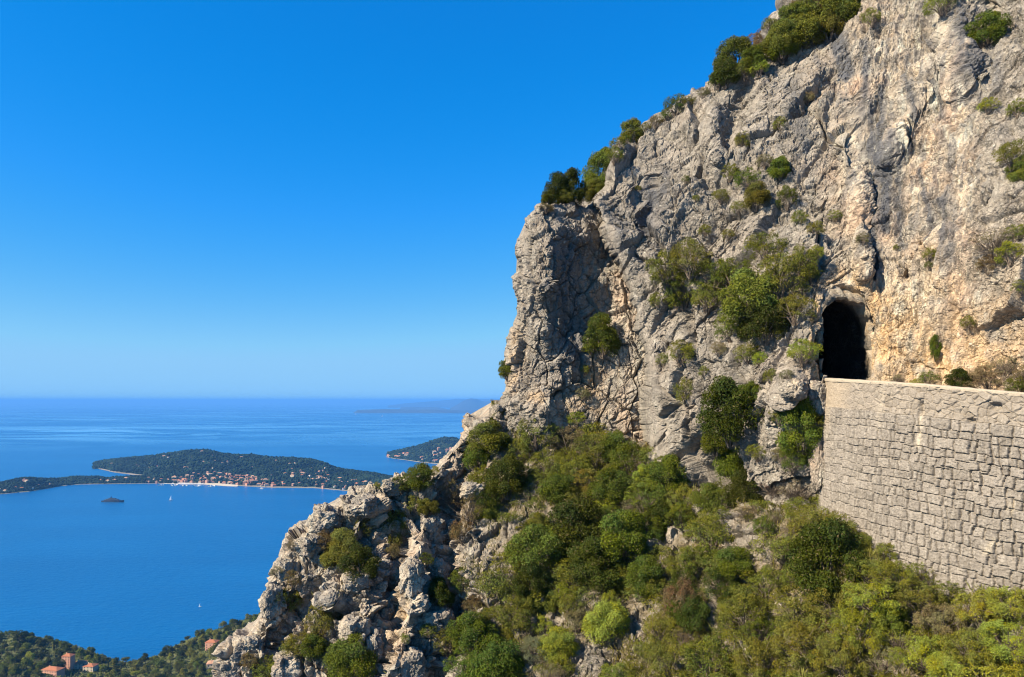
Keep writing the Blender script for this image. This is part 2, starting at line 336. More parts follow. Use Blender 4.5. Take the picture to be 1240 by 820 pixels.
def a_disp(P, gx, gy):
    wp = P + .20 * np.stack([fbm(P / 1.4, 3, 40 + i) for i in range(3)], -1); vp = P + .16 * np.stack([fbm(P / 2.5, 2, 45 + i) for i in range(3)], -1)
    R = np.array([[math.cos(.6), 0, -math.sin(.6)], [0, 1, 0], [math.sin(.6), 0, math.cos(.6)]])
    q = wp @ R.T
    right = sst(1005, 1065, gx) * (1 - .55 * sst(1165, 1215, gx))
    f1, e1 = facets(q / np.array([3.6, 3.6, 7.0]), 1, 1.1); f2, e2 = facets(q / np.array([1.2, 1.2, 2.1]), 2, 1.2); f3, e3 = facets(wp / .52, 3, 1.2); f4, _ = facets(wp / .22, 4, 1.2)
    f0, e0 = facets(q / np.array([6.5, 6.5, 15.]), 12, .9)
    rg = fbm(q / np.array([1.1, 1.1, 2.0]), 5, 60, .6, True)
    left = .6 * fbm(P / 8, 3, 5) + DET(3.2) * (.95 * f1 * sst(-.02, .05, e1) - .35 * (1 - sst(0, .05, e1))) + 1.15 * f0 * sst(0, .13, e0) - .3 * (1 - sst(0, .06, e0)) + DET(1.2) * (.19 * f2 - .14 * (1 - sst(0, .06, e2))) + DET(.52) * (.115 * f3 - .07 * (1 - sst(0, .08, e3))) + DET(.25) * .09 * f4 + DET(.9) * .07 * rg
    fl = fbm(vp / np.array([1.5, 1.5, 12.]), 4, 70, .55, True); fl2 = fbm(vp / np.array([.42, .42, 2.4]), 4, 75, .6, True)
    g1, h1 = facets(wp / np.array([1.6, 1.6, 3.0]), 8); g2, h2 = facets(wp / np.array([.5, .5, .8]), 9)
    rt = .3 * f0 * sst(0, .15, e0) + .65 * fbm(P / np.array([6, 6, 11.]), 3, 15) + .40 * fl + .11 * fl2 + DET(1.6) * .15 * g1 + DET(.5) * .085 * g2 + DET(.25) * .05 * f4 + DET(.52) * .04 * f3 - .12 * (1 - sst(0, .08, h1))
    left = left * (1 - .72 * brush(gx, gy, [(722, 244), (749, 308), (763, 345), (779, 395), (788, 440), (792, 490), (794, 540)], 9))
    d = left * (1 - right) + rt * right
    near = brush(gx, gy, [(1024, 380), (1024, 460)], 50); d = d * (1 - .45 * near)
    cream = right * sst(0, 140, gy) * .9 + .35 * sst(960, 1010, gx) + .15
    cream = cream * (1 - .75 * sst(1150, 1215, gx) * (1 - sst(330, 430, gy)))
    dark = .9 * brush(gx, gy, [(1000, 30), (1016, 60), (1030, 92)], 9) + .9 * brush(gx, gy, [(1050, 60), (1052, 120), (1062, 170), (1068, 215)], 6) \
        + .9 * brush(gx, gy, [(1106, 70), (1107, 110), (1104, 150)], 4) + .9 * brush(gx, gy, [(1122, 215), (1130, 250), (1131, 290)], 5) \
        + .8 * brush(gx, gy, [(1038, 130), (1045, 190)], 5) + .7 * brush(gx, gy, [(985, 60), (1002, 100)], 5) + .5 * brush(gx, gy, [(1085, 170), (1078, 260)], 4) \
        + .6 * brush(gx, gy, [(1160, 210), (1166, 320)], 7) + .8 * brush(gx, gy, [(785, 225), (780, 275)], 7)
    for pts_, w_, a_ in [([(1012, 20), (1024, 100)], 8, .8), ([(1072, 120), (1076, 280)], 6, .8), ([(1092, 190), (1094, 300)], 5, .7), ([(1140, 60), (1148, 150)], 6, .6), ([(1165, 20), (1172, 90)], 7, .7), ([(1060, 215), (1062, 330)], 6, .9), ([(1150, 250), (1152, 330)], 5, .6), ([(960, 110), (975, 180)], 7, .5), ([(1205, 60), (1212, 110)], 7, .5), ([(800, 200), (790, 290)], 9, .55), ([(745, 250), (760, 300)], 7, .5)]: dark = dark + 1.35 * a_ * brush(gx, gy, pts_, w_ * 1.15)
    ochre = 1.0 * sst(0, 1, inside(gx, gy, arch_scaled(1.38, 2, 2)).astype(float)) + .8 * brush(gx, gy, [(1010, 345), (1030, 335), (1052, 360), (1062, 430)], 16) + .35 * brush(gx, gy, [(1080, 380), (1120, 440), (1180, 440)], 26) + .55 * sst(1060, 1080, gx) * sst(280, 420, gy) + .5 * brush(gx, gy, [(1130, 300), (1150, 330)], 14)
    return d, {'stain': stain(gx, gy, cream, dark, ochre), 'soil': np.zeros(gx.shape)}
B_CTRL = [(652, 250, 60.3), (640, 270, 60.4), (630, 300, 61.2), (646, 300, 58.2), (657, 310, 57.4), (657, 350, 57.2), (657, 400, 57.2), (654, 500, 57), (634, 350, 60), (620, 410, 61), (616, 470, 60.6), (612, 530, 60),
  (665, 290, 57.6), (690, 295, 60.0), (690, 350, 60), (690, 400, 59.6), (690, 480, 58.6), (735, 300, 62.2), (735, 360, 61.2), (735, 450, 59.4), (760, 480, 57.6), (770, 540, 57.4), (690, 560, 58.4), (620, 600, 58), (700, 255, 63), (668, 258, 61), (720, 230, 67), (790, 400, 57.6), (800, 560, 57.8), (760, 400, 58.4), (756, 340, 59.6), (675, 440, 58.2), (640, 440, 58.8), (710, 276, 61.2), (680, 272, 59.4)]
B_POLY = [(656, 254), (672, 250), (690, 247), (708, 254), (725, 240), (800, 215), (830, 600), (605, 600), (609, 505), (618, 470), (617, 440), (620, 412), (630, 384), (633, 362), (628, 347), (629, 338), (634, 330), (628, 306), (631, 292), (640, 282), (642, 268)]
def b_disp(P, gx, gy):
    wp = P + .12 * np.stack([fbm(P / 1.6, 3, 140 + i) for i in range(3)], -1)
    f1, e1 = facets(wp / np.array([2.4, 2.4, 3.2]), 21, .35); f2, e2 = facets(wp / np.array([1.1, 1.1, 1.5]), 22, .8); f3, e3 = facets(wp / .5, 23)
    d = .4 * fbm(P / 6, 3, 25) + DET(2.6) * (.62 * f1 - .34 * (1 - sst(0, .04, e1))) + DET(1.3) * (.22 * f2 - .16 * (1 - sst(0, .07, e2))) + DET(.5) * (.13 * f3 - .07 * (1 - sst(0, .1, e3))) + DET(.9) * .10 * fbm(wp / .9, 4, 26, .6, True) - .2
    cream = .5 * brush(gx, gy, [(750, 330), (765, 420), (765, 520)], 22) + .25
    dark = .75 * brush(gx, gy, [(690, 300), (685, 360), (690, 430)], 22)
    ochre = .8 * brush(gx, gy, [(715, 445), (722, 490), (690, 495)], 12) + .6 * brush(gx, gy, [(660, 490), (650, 480)], 12) + .5 * brush(gx, gy, [(625, 400), (622, 470)], 7)
    return d, {'stain': stain(gx, gy, cream, dark, ochre), 'soil': np.zeros(gx.shape)}
C_CTRL = [(620, 500, 60), (700, 520, 59), (800, 550, 53), (850, 600, 49), (900, 600, 45), (1000, 600, 40.2), (1060, 660, 37), (1170, 705, 32.6), (1240, 712, 30.2), (1330, 720, 27.5), (1240, 820, 27), (1100, 820, 31), (1000, 820, 34), (900, 820, 37), (800, 820, 40), (700, 820, 42), (600, 820, 44), (500, 820, 46), (400, 820, 47), (270, 820, 49),
  (320, 700, 51.5), (380, 630, 53), (450, 610, 54.5), (480, 590, 55.5), (540, 555, 58), (590, 510, 60), (580, 600, 55.5), (500, 700, 50), (420, 720, 50), (900, 720, 41), (1000, 720, 37), (700, 650, 51), (700, 720, 47), (600, 700, 49), (1330, 900, 22.5), (1480, 765, 25.5), (1620, 800, 23.5), (1620, 900, 18.5), (1620, 1040, 14.5), (1330, 1040, 18), (900, 1040, 29.5), (600, 1040, 36.5), (240, 1040, 43), (1100, 900, 28), (900, 900, 34), (600, 900, 40.5), (400, 900, 43.5), (250, 900, 46)]
C_POLY = [(612, 492), (597, 488), (590, 502), (568, 506), (566, 526), (556, 540), (543, 553), (532, 572), (507, 580), (482, 577), (470, 590), (455, 600), (428, 598), (416, 620), (385, 617), (377, 636), (352, 651), (341, 669), (333, 687), (323, 716), (317, 741), (303, 760), (277, 784), (267, 816), (255, 860), (235, 1040), (1640, 1040), (1640, 806), (1500, 775), (1345, 738), (1240, 716), (1170, 708), (1110, 676), (1060, 664), (1004, 625), (985, 622), (960, 616), (900, 606), (835, 588), (815, 556), (795, 543), (735, 524), (650, 518)]
def c_extra(x, y):
    e = np.zeros(x.shape)
    for pts, w, a in [([(560, 560), (535, 640), (545, 700), (560, 760), (535, 830)], 16, 2.2), ([(470, 620), (480, 680), (470, 740)], 10, 1.5), ([(400, 650), (410, 700), (350, 740), (330, 800)], 10, 1.3),
                      ([(520, 640), (500, 700), (495, 760), (470, 830)], 15, -1.9), ([(440, 620), (400, 720), (360, 700)], 12, -1.), ([(440, 720), (440, 790)], 16, -1.1), ([(570, 640), (545, 610)], 10, -1.3)]:
        e += a * brush(x, y, pts, w)
    return e
BARE = [(500, 640, 48, 70), (500, 740, 42, 70), (570, 650, 28, 34), (450, 720, 38, 60), (395, 630, 26, 18), (345, 690, 28, 40), (440, 615, 30, 22), (585, 515, 26, 16), (540, 575, 24, 22), (325, 770, 40, 36), (555, 800, 40, 22), (620, 640, 12, 12), (785, 655, 14, 10), (812, 640, 10, 22), (845, 610, 14, 8), (905, 650, 22, 20), (850, 555, 12, 26), (670, 755, 14, 14), (715, 800, 26, 20), (770, 760, 10, 18), (862, 740, 8, 18), (905, 790, 8, 8), (690, 790, 12, 16), (880, 630, 20, 12), (1175, 705, 18, 10), (925, 460, 10, 10)]
def bare(gx, gy):
    b = np.zeros(np.shape(gx))
    for cx, cy, rx, ry in BARE: b = np.maximum(b, np.exp(-(((gx - cx) / rx) ** 2 + ((gy - cy) / ry) ** 2) ** 1.5))
    return b
def c_disp(P, gx, gy):
    wp = P + .24 * np.stack([fbm(P / 1.6, 3, 240 + i) for i in range(3)], -1)
    f0, e0 = facets(wp / np.array([4.2, 4.2, 3.4]), 30); f1, e1 = facets(wp / np.array([1.9, 1.9, 1.5]), 31); f2, e2 = facets(wp / np.array([.85, .85, .62]), 32); f3, e3 = facets(wp / .36, 33)
    lr = 1 - sst(560, 640, gx); ridge = np.maximum(lr, bare(gx, gy) * .8)
    rock = DET(3.6) * (1.15 * f0 * sst(-.01, .07, e0) - .5 * (1 - sst(0, .08, e0))) + DET(1.7) * (.75 * f1 - .32 * (1 - sst(0, .10, e1))) + DET(.8) * (.40 * f2 - .15 * (1 - sst(0, .12, e2))) + DET(.36) * .19 * f3 + DET(.8) * .10 * fbm(wp / .8, 4, 36, .6, True) - .45
    soft = .8 * fbm(P / 5, 4, 37) + .35 * f1 + .22 * f2 + .10 * f3
    d = rock * ridge + soft * (1 - ridge) + .5 * bare(gx, gy) * (1 - lr)
    d = d * (1 - .95 * brush(gx, gy, [(1000, 620), (1060, 662), (1110, 676), (1170, 708), (1240, 716), (1345, 735)], 16)) - .3 * brush(gx, gy, [(1000, 620), (1060, 662), (1110, 676), (1170, 708), (1240, 716), (1345, 735)], 16)
    soil = np.clip(1.0 - ridge * .95 + .35 * brush(gx, gy, [(545, 600), (560, 660), (545, 720)], 16), 0, 1)
    cream = .55 * lr + .25; ochre = .5 * brush(gx, gy, [(490, 690), (470, 780)], 14)
    return d, {'stain': stain(gx, gy, cream * np.ones(gx.shape), np.zeros(gx.shape), ochre), 'soil': soil}
cliff, PA, NA = layer('cliff', A_POLY, A_CTRL, (690, 1625, -90, 645), 1.0, 42, a_disp, a_extra, cut=lambda x, y: inside(x, y, ARCH))
tag(cliff, 'tall pale limestone cliff rising above the road tunnel and the stone wall', 'cliff', kind='structure')
crag, PB, NB = layer('crag', B_POLY, B_CTRL, (575, 815, 205, 600), .95, 42, b_disp, curl=(.3, 1.2))
tag(crag, 'grey rock buttress standing out against the sky, its right face in shade', 'crag', kind='structure')
hill, PC, NC = layer('hillside', C_POLY, C_CTRL, (195, 1625, 445, 1035), 1.2, 42, c_disp, c_extra)
tag(hill, 'steep rocky hillside falling from the cliff foot to the sea', 'hillside', kind='structure')

# surface lookup, so everything that grows on the rock stands on it
ZP = np.concatenate([PA, PB, PC]); ZN = np.concatenate([NA, NB, NC])
zx, zy = to_px(ZP); CELL = 3.; GX0, GY0 = -60., -120.
ci = ((zx - GX0) / CELL).astype(int); cj = ((zy - GY0) / CELL).astype(int)
GW, GH = int((1400 - GX0) / CELL), int((960 - GY0) / CELL)
okz = (ci >= 0) & (ci < GW) & (cj >= 0) & (cj < GH); key = np.where(okz, cj * GW + ci, 0)
order = np.lexsort((ZP[:, 1], key)); ks = key[order]; first = np.concatenate([[True], ks[1:] != ks[:-1]])
ZI = np.full(GW * GH, -1); ZI[ks[first]] = order[first]; ZI = ZI.reshape(GH, GW)
fj, fi = np.nonzero(ZI >= 0)
def surf(px, py):
    i, j = int((px - GX0) / CELL), int((py - GY0) / CELL)
    if 0 <= i < GW and 0 <= j < GH and ZI[j, i] >= 0: k = ZI[j, i]
    else:
        m = np.argmin((fi - i) ** 2 + (fj - j) ** 2); k = ZI[fj[m], fi[m]]
    return ZP[k], ZN[k]

# ------------------------------------------------------------------ tunnel and road
def tunnel_build():
    n = 36; pts = arch_scaled(1.03); pts = [(x, y + 2) for x, y in pts]
    seg = np.array(pts, float); L = np.concatenate([[0], np.cumsum(np.hypot(*np.diff(seg, axis=0).T))])
    s = np.linspace(0, L[-1], n * 2); ax = np.interp(s, L, seg[:, 0]); ay = np.interp(s, L, seg[:, 1])
    Pm = U(ax, ay, 44.25); dep = np.concatenate([np.linspace(-.25, 4, 40), np.linspace(4.5, 26, 30)])
    dirv = np.array([-.12, 1, .0]); V = Pm[None] + dep[:, None, None] * dirv
    cen = Pm.mean(0); out = Pm - cen; out[:, 1] = 0; out /= np.linalg.norm(out, axis=1)[:, None]
    f1, _ = facets(V / .9, 51); f2, _ = facets(V / .35, 52)
    V = V + out[None] * (.26 * f1 + .09 * f2 + .12 * sst(.0, 1.2, dep)[:, None])[..., None]
    V = np.concatenate([(cen + (V[0] - cen) * np.array([1.45, 1, 1.45]) + np.array([0, 1.3, 0]))[None], V]); dep = np.concatenate([[0.], dep])   # collar that joins the lining to the rock
    Fc = grid_faces(len(dep), n * 2)
    st = np.zeros(V.shape); st[..., 0] = .6; st[..., 2] = .5; so = sst(.3, 1.6, dep)[:, None] * np.ones(V.shape[:2]); st = st.reshape(-1, 3)  # last mask paints the shade: lining turns near black just past the mouth
    vv = V.reshape(-1, 3)
    me = mesh_np('tunnel', vv, Fc, [ROCK], True, None, {'stain': ('POINT', st), 'soil': ('POINT', np.zeros(len(vv))), 'tunnel_shade': ('POINT', so.ravel())})
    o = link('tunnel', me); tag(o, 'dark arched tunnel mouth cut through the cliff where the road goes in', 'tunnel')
    b = MB(); last = V[-1]; b.add([tuple(p) for p in last], [tuple(range(len(last)))]); link('end_wall', b.mesh('end_wall', [ROCK]), o)
tunnel_build()

# ------------------------------------------------------------------ stone retaining wall
def wall_mat():
    t = NT('wall_stone'); p = t.pos(); v = t.attr('block'); sep = t.n('ShaderNodeSeparateColor'); t.l(v.outputs['Color'], sep.inputs[0])
    mid = t.noise(p, 2.2, 5, .65); fine = t.noise(p, 9, 4, .7); st = t.noise(t.map(p, (5., 5., 1.0)), 1.8, 4, .65)
    mt_ = t.math('ADD', t.math('MULTIPLY', sep.outputs[0], .65), t.math('MULTIPLY', t.rng(mid, .3, .7), .4))
    c = t.mix(mt_, (.138, .119, .098), (.27, .234, .194))
    c = t.mix(t.rng(mid, .38, .66, 0, .6), c, (.215, .188, .158)); c = t.mix(t.rng(st, .52, .66, 0, .6), c, (.35, .31, .258)); c = t.mix(t.rng(fine, .54, .66, 0, .55), c, (.095, .08, .062))
    mort = t.mix(t.rng(fine, .35, .65), (.25, .20, .145), (.34, .28, .21)); c = t.mix(sep.outputs[1], c, mort)
    c = t.mix(sep.outputs[2], c, (.46, .39, .29))
    t.bsdf(c, .95, t.bump(t.math('ADD', t.noise(p, 7, 5, .7), t.math('MULTIPLY', t.noise(p, 28, 3), .3)), .7, .06), .1); return t.m
WALLM = wall_mat()
WC = np.array([(19.0, 44.4), (18.0, 42.4), (17.42, 41.0), (17.9, 38.4), (18.85, 35.6), (20.2, 33.0), (21.9, 30.9), (24.2, 29.0), (27.2, 27.4), (30.6, 26.2), (34.5, 25.4)])
def wall_curve(n):
    t = np.linspace(0, 1, len(WC)); tt = np.linspace(0, 1, 400)
    def cr(v):   # smooth by averaging a linear interpolation
        q = np.interp(tt, t, v); k = np.ones(31) / 31; qp = np.concatenate([2 * q[0] - q[15:0:-1], q, 2 * q[-1] - q[-2:-17:-1]]); return np.convolve(qp, k, 'valid')
    x, y = cr(WC[:, 0]), cr(WC[:, 1]); L = np.concatenate([[0], np.cumsum(np.hypot(np.diff(x), np.diff(y)))]); s = np.linspace(0, L[-1], n)
    return s, np.interp(s, L, x), np.interp(s, L, y)
def wall_top(x, y):
    px = CX + x / y * F; return H + (HY - np.interp(np.maximum(px, 1000), [985, 1000, 1055, 1110, 1240, 1330, 1700], [458.5, 459.5, 462.5, 466, 477.5, 486, 520])) / F * y
def build_wall():
    s, x, y = wall_curve(int(25. / .021)); L = s[-1]; zt = wall_top(x, y)
    tx, ty = np.gradient(x), np.gradient(y); ln = np.hypot(tx, ty); nx, ny = ty / ln, -tx / ln     # pick the side that faces the valley
    if nx.mean() > 0: nx, ny = -nx, -ny
    T = np.arange(-.0, 11.4, .021); S, TT = np.meshgrid(s, T)
    Pb = np.stack([x + 0 * TT, y + 0 * TT, zt - TT], -1) + np.stack([nx, ny, 0 * nx], -1) * (.045 * TT)[..., None]
    q = np.stack([S, TT, 0 * S], -1)
    wob = .045 * fbm(q * .5, 3, 300) + .035 * fbm(q * 2.6, 2, 305); wob2 = .09 * fbm(q * .9, 3, 310) + .04 * fbm(q * 3.2, 2, 315)
    r = np.random.default_rng(5); t2 = TT + wob + .012 * S; bt = r.random((12, 64)); band = np.clip((t2 / 1.25).astype(int), 0, 11); t2 = t2 + .15 * (bt[band, np.clip(((S + .12 * fbm(q * 1.5, 2, 317)) / .62 + band * .37).astype(int), 0, 63)] - .5) * sst(1.55, 2.1, TT)
    rows = [1.55]; 
    while rows[-1] < 13: rows.append(rows[-1] + r.uniform(.34, .60))
    rows = np.array(rows); ri = np.searchsorted(rows, t2) - 1
    off = np.zeros(S.shape); de = np.full(S.shape, 9.); bv = np.zeros(S.shape); tl = np.zeros(S.shape)
    for k in range(len(rows) - 1):
        m = ri == k
        if not m.any(): continue
        e = [-.5]; 
        while e[-1] < L + 1: e.append(e[-1] + r.choice([r.uniform(.22, .45), r.uniform(.4, .75), r.uniform(.7, 1.0)], p=[.52, .38, .10]))
        e = np.array(e); lean = r.uniform(-.1, .1, len(e)); ss = S[m] + wob2[m]; tk = t2[m]; b = np.searchsorted(e, ss) - 1
        fr = (tk - rows[k]) / (rows[k + 1] - rows[k]); bl = e[b] + lean[b] * (fr - .5) * .6; br = e[np.minimum(b + 1, len(e) - 1)] + lean[np.minimum(b + 1, len(e) - 1)] * (fr - .5) * .6
        de[m] = np.minimum(np.minimum(tk - rows[k], rows[k + 1] - tk), np.minimum(np.maximum(ss - bl, 0), np.maximum(br - ss, 0)) * .55)
        ro = r.random((len(e), 4)); off[m] = ro[b, 0]; bv[m] = ro[b, 1]; tl[m] = (ro[b, 2] - .5) * (fr - .5) + (ro[b, 3] - .5) * ((ss - bl) / np.maximum(br - bl, .1) - .5)
    w_ = q + .06 * np.stack([fbm(q * 3, 2, 330), fbm(q * 3, 2, 331), 0 * S], -1)
    fv, fe = facets(w_ * np.array([2.6, 3.4, 1]), 61, .5); f2, _ = facets(q * 9, 62); f3, _ = facets(Pb * 4.2, 63)
    rub = 1 - sst(1.5, 1.56, t2)
    smooth_m = rub * (1 - sst(4.6, 6.2, S + .6 * fbm(q * .8, 2, 350))) + .0
    smooth_m = np.maximum(smooth_m, .8 * (1 - sst(2.0, 3.2, TT + .5 * fbm(q, 2, 351))) * (1 - sst(3.6, 4.6, S)))
    gap = .40 + .50 * sst(4, 11, S)
    bk = .17 * sst(0, .034, de) * gap + .085 * (off - .5) * gap + .06 * tl + .035 * f2 + .022 * f3 + .022 * fbm(q * np.array([7., 1.6, 1]), 3, 390)
    ru = .075 * sst(0, .16, fe) * gap + .08 * fv * gap + .02 * f2
    d = bk * (1 - rub) + ru * rub; d = d * (1 - .65 * smooth_m) + .02 * smooth_m * fbm(q * 4, 3, 360)
    # drain slot and a broken-out hole near the top
    px, py = to_px(Pb)
    for hx, hy, w, h_ in [(1116, 494, 3.2, 9), (1206, 492, 7, 4), (1177, 510, 5, 3)]: d -= .30 * np.exp(-(((px - hx) / w) ** 4 + ((py - hy) / h_) ** 4))
    N3 = np.stack([nx + 0 * TT, ny + 0 * TT, 0 * TT + .045], -1)
    P = Pb + N3 * d[..., None]
    # top returns inwards to give the wall its thickness
    back = P[0] - np.stack([nx, ny, 0 * nx], -1) * .55; back2 = back - np.array([0, 0, 1.2])
    P = np.concatenate([back2[None], back[None], P]); pad = lambda a, v=0.: np.concatenate([np.full((2, a.shape[1]), v), a])
    mark = .9 * brush(px, py, [(1117, 505), (1114, 540)], 3.) * (TT < 4) + .9 * brush(px, py, [(1206, 655), (1196, 668)], 4) + .9 * brush(px, py, [(1229, 610), (1226, 618)], 4) + .35 * brush(px, py, [(1070, 475), (1064, 520)], 3)
    blk = np.stack([pad(bv * (1 - rub) + rub * (fv + .5)), pad(np.clip(smooth_m * .85 + rub * .3 + (1 - sst(.01, .05, np.minimum(de, fe * .3))) * .0, 0, 1)), pad(np.clip(mark * (.6 + .6 * fbm(q * 6, 2, 380)), 0, 1))], -1)
    Fc = grid_faces(P.shape[0], P.shape[1])
    me = mesh_np('masonry', P.reshape(-1, 3), Fc, [WALLM], True, None, {'block': ('POINT', blk.reshape(-1, 3))})
    root = link('retaining_wall', None); root.location = (0, 0, 0)
    tag(root, 'high curved retaining wall of rough grey stone blocks holding up the road', 'wall')
    link('masonry', me, root)
    # mortar coping along the top
    cs, cx_, cy_ = wall_curve(500); cz = wall_top(cx_, cy_); gx_, gy_ = np.gradient(cx_), np.gradient(cy_); l_ = np.hypot(gx_, gy_); ox, oy = gy_ / l_, -gx_ / l_
    if ox.mean() > 0: ox, oy = -ox, -oy
    prof = [(.06, -.10), (.07, .0), (.05, .055), (-.1, .075), (-.35, .07), (-.56, .05), (-.58, -.1)]
    rows_ = []
    for a, b in prof:
        qq = np.stack([cx_ + ox * a, cy_ + oy * a, cz + b], -1); jit = .028 * fbm(qq * 2.2, 3, 400) + .018 * facets(qq * 2.6, 401)[0]
        rows_.append(qq + np.stack([ox * jit, oy * jit, jit * .8], -1))
    V = np.array(rows_); k = V.shape[0] * V.shape[1]; bc = np.zeros((k, 3)); bc[:, 1] = .9; bc[:, 0] = .7; bc[:, 2] = .35
    link('coping', mesh_np('coping', V.reshape(-1, 3), grid_faces(V.shape[0], V.shape[1]), [WALLM], True, None, {'block': ('POINT', bc)}), root)
    # road behind the wall
    a = np.stack([cx_ - ox * .5, cy_ - oy * .5, cz - .75], -1); b = np.stack([cx_ - ox * 9, cy_ - oy * 9, cz - .75], -1)
    V = np.stack([a, b]).reshape(-1, 3); gm = plain('gravel_road', (.30, .26, .21), .95, .1, .3, 2.5)
    tag(link('road', mesh_np('road', V, grid_faces(2, len(a)), [gm])), 'gravel road behind the stone wall leading into the tunnel', 'road', kind='structure')
    return P[2:].reshape(-1, 3)
PW = build_wall()
# ------------------------------------------------------------------ sea and the air above it
def sea_mat():
    t = NT('sea_water'); p = t.pos()
    sep = t.n('ShaderNodeSeparateXYZ'); t.l(p, sep.inputs[0])
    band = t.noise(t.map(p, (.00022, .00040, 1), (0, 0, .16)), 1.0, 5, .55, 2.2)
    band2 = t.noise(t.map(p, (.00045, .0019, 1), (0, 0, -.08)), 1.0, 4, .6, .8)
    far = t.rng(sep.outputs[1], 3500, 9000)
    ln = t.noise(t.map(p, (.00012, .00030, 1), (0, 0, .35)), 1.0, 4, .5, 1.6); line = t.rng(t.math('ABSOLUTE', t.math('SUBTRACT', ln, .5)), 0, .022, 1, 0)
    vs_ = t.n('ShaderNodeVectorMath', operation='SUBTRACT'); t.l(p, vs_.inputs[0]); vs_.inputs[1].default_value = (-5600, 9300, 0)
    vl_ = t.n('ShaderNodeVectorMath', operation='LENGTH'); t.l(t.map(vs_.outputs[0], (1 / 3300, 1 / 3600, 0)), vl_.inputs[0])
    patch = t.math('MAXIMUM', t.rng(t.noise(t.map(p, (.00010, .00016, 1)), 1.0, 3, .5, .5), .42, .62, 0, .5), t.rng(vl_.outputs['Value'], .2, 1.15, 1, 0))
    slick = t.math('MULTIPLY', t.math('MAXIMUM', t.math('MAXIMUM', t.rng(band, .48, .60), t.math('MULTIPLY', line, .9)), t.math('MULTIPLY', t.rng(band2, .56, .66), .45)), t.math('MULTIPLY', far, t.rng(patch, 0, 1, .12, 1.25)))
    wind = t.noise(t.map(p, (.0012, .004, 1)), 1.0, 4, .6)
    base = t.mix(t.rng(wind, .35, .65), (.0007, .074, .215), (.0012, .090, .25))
    base = t.mix(t.math('MULTIPLY', slick, .8), base, (.085, .31, .52))  # brighter sky reflection on the slicks, painted into the water colour
    rough = t.math('SUBTRACT', .30, t.math('MULTIPLY', slick, .16))
    w1 = t.noise(t.map(p, (.045, .075, 1)), 1.0, 4, .62); w2 = t.noise(t.map(p, (.16, .24, 1)), 1.0, 3, .6)
    h = t.math('ADD', w1, t.math('MULTIPLY', w2, .35))
    bs = t.bsdf(base, rough, t.bump(h, .35, 6.0), .35); bs.inputs['IOR'].default_value = 1.33
    return t.m
SEA = sea_mat()
xs = np.concatenate([-np.geomspace(280000, 300, 28), [0], np.geomspace(300, 280000, 28)]); ys = np.concatenate([[-1500, -400, 200], np.geomspace(500, 290000, 46)])
gx, gy = np.meshgrid(xs, ys); V = np.stack([gx, gy, 0 * gx], -1).reshape(-1, 3)
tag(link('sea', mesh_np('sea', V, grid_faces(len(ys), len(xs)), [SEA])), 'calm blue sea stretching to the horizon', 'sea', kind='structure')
def haze():
    b = MB(); b.box(-281000, 281000, -1600, 291000, -3, 512)
    t = NT('haze'); v = t.n('ShaderNodeVolumePrincipled'); v.inputs['Color'].default_value = (.13, .42, .95, 1); v.inputs['Density'].default_value = HAZE_D
    v.inputs['Anisotropy'].default_value = 0.0; t.l(v.outputs[0], t.out.inputs['Volume'])
    o = link('haze', b.mesh('haze', [t.m])); tag(o, 'thin blue air over the sea', 'haze', kind='stuff')
HAZE_D = 4.0e-5
haze()

# ------------------------------------------------------------------ far headlands
def lerp(tab): xs_, ys_ = zip(*tab); return lambda x: np.interp(x, xs_, ys_)
def gY(py): return F * H / (np.asarray(py, float) - HY)          # distance of a sea-level point at that height in the photo
LANDM = plain('wooded_ground', (.028, .042, .022), .95, .05, .5, .02)
SHORE = plain('pale_shore_rock', (.20, .17, .13), .95, .05, .3, .01)
CANOPY = plain('far_canopy', (.013, .024, .013), .95, .05, .75, .012)
def headland(name, x0, x1, front, top, rise, back, label, bump=9, tree_h=7, seed=0):
    fr, tp = lerp(front), lerp(top); rs = rise if callable(rise) else (lambda x: rise + 0 * x)
    nx, nt = int((x1 - x0) * 1.5), 60; px = np.linspace(x0, x1, nx); t = np.concatenate([[-.03], np.linspace(0, 1, 34), np.linspace(1.04, 2.02, nt - 35)])
    Yf = gY(fr(px)); Yr = Yf + rs(px); zr = np.maximum(H + (HY - tp(px)) / F * Yr - tree_h, 2.)
    T, PX = np.meshgrid(t, px, indexing='ij')
    prof = np.where(T < 0, 0, np.where(T < 1, np.sin(np.clip(T, 0, 1) * math.pi / 2) ** 1.25, np.cos(np.clip(T - 1, 0, 1) * math.pi / 2)))
    Y = np.where(T < 1, Yf + T * (Yr - Yf), Yr + (T - 1) * back)
    X = (PX - CX) / F * Y; q = np.stack([X, Y, 0 * X], -1)
    Z = 1.2 + prof * zr * (1 + .10 * fbm(q / 260., 3, seed)) + bump * .3 * fbm(q / 70., 3, seed + 3) * np.clip(prof * 3, 0, 1)
    Z = np.where((T < 0) | (T > 2.0), -3., Z); edge = np.clip(np.minimum((PX - x0), (x1 - PX)) / 4., 0, 1); Z = np.where(edge < .02, -3, Z * (.15 + .85 * np.sqrt(edge)))
    P = np.stack([X, Y, Z], -1); Fc = grid_faces(len(t), nx); mid = np.where(np.repeat(np.arange(len(t) - 1), nx - 1) < 2, 1, 0)
    o = link(name, mesh_np(name, P.reshape(-1, 3), Fc, [LANDM, SHORE], True, mid)); tag(o, label, 'headland', kind='structure')
    return P, T
def ico(sub=0):
    import bmesh
    bm = bmesh.new(); bmesh.ops.create_icosphere(bm, subdivisions=sub + 1, radius=1)
    V = np.array([v.co[:] for v in bm.verts]); Fc = np.array([[v.index for v in f.verts] for f in bm.faces]); bm.free(); return V, Fc
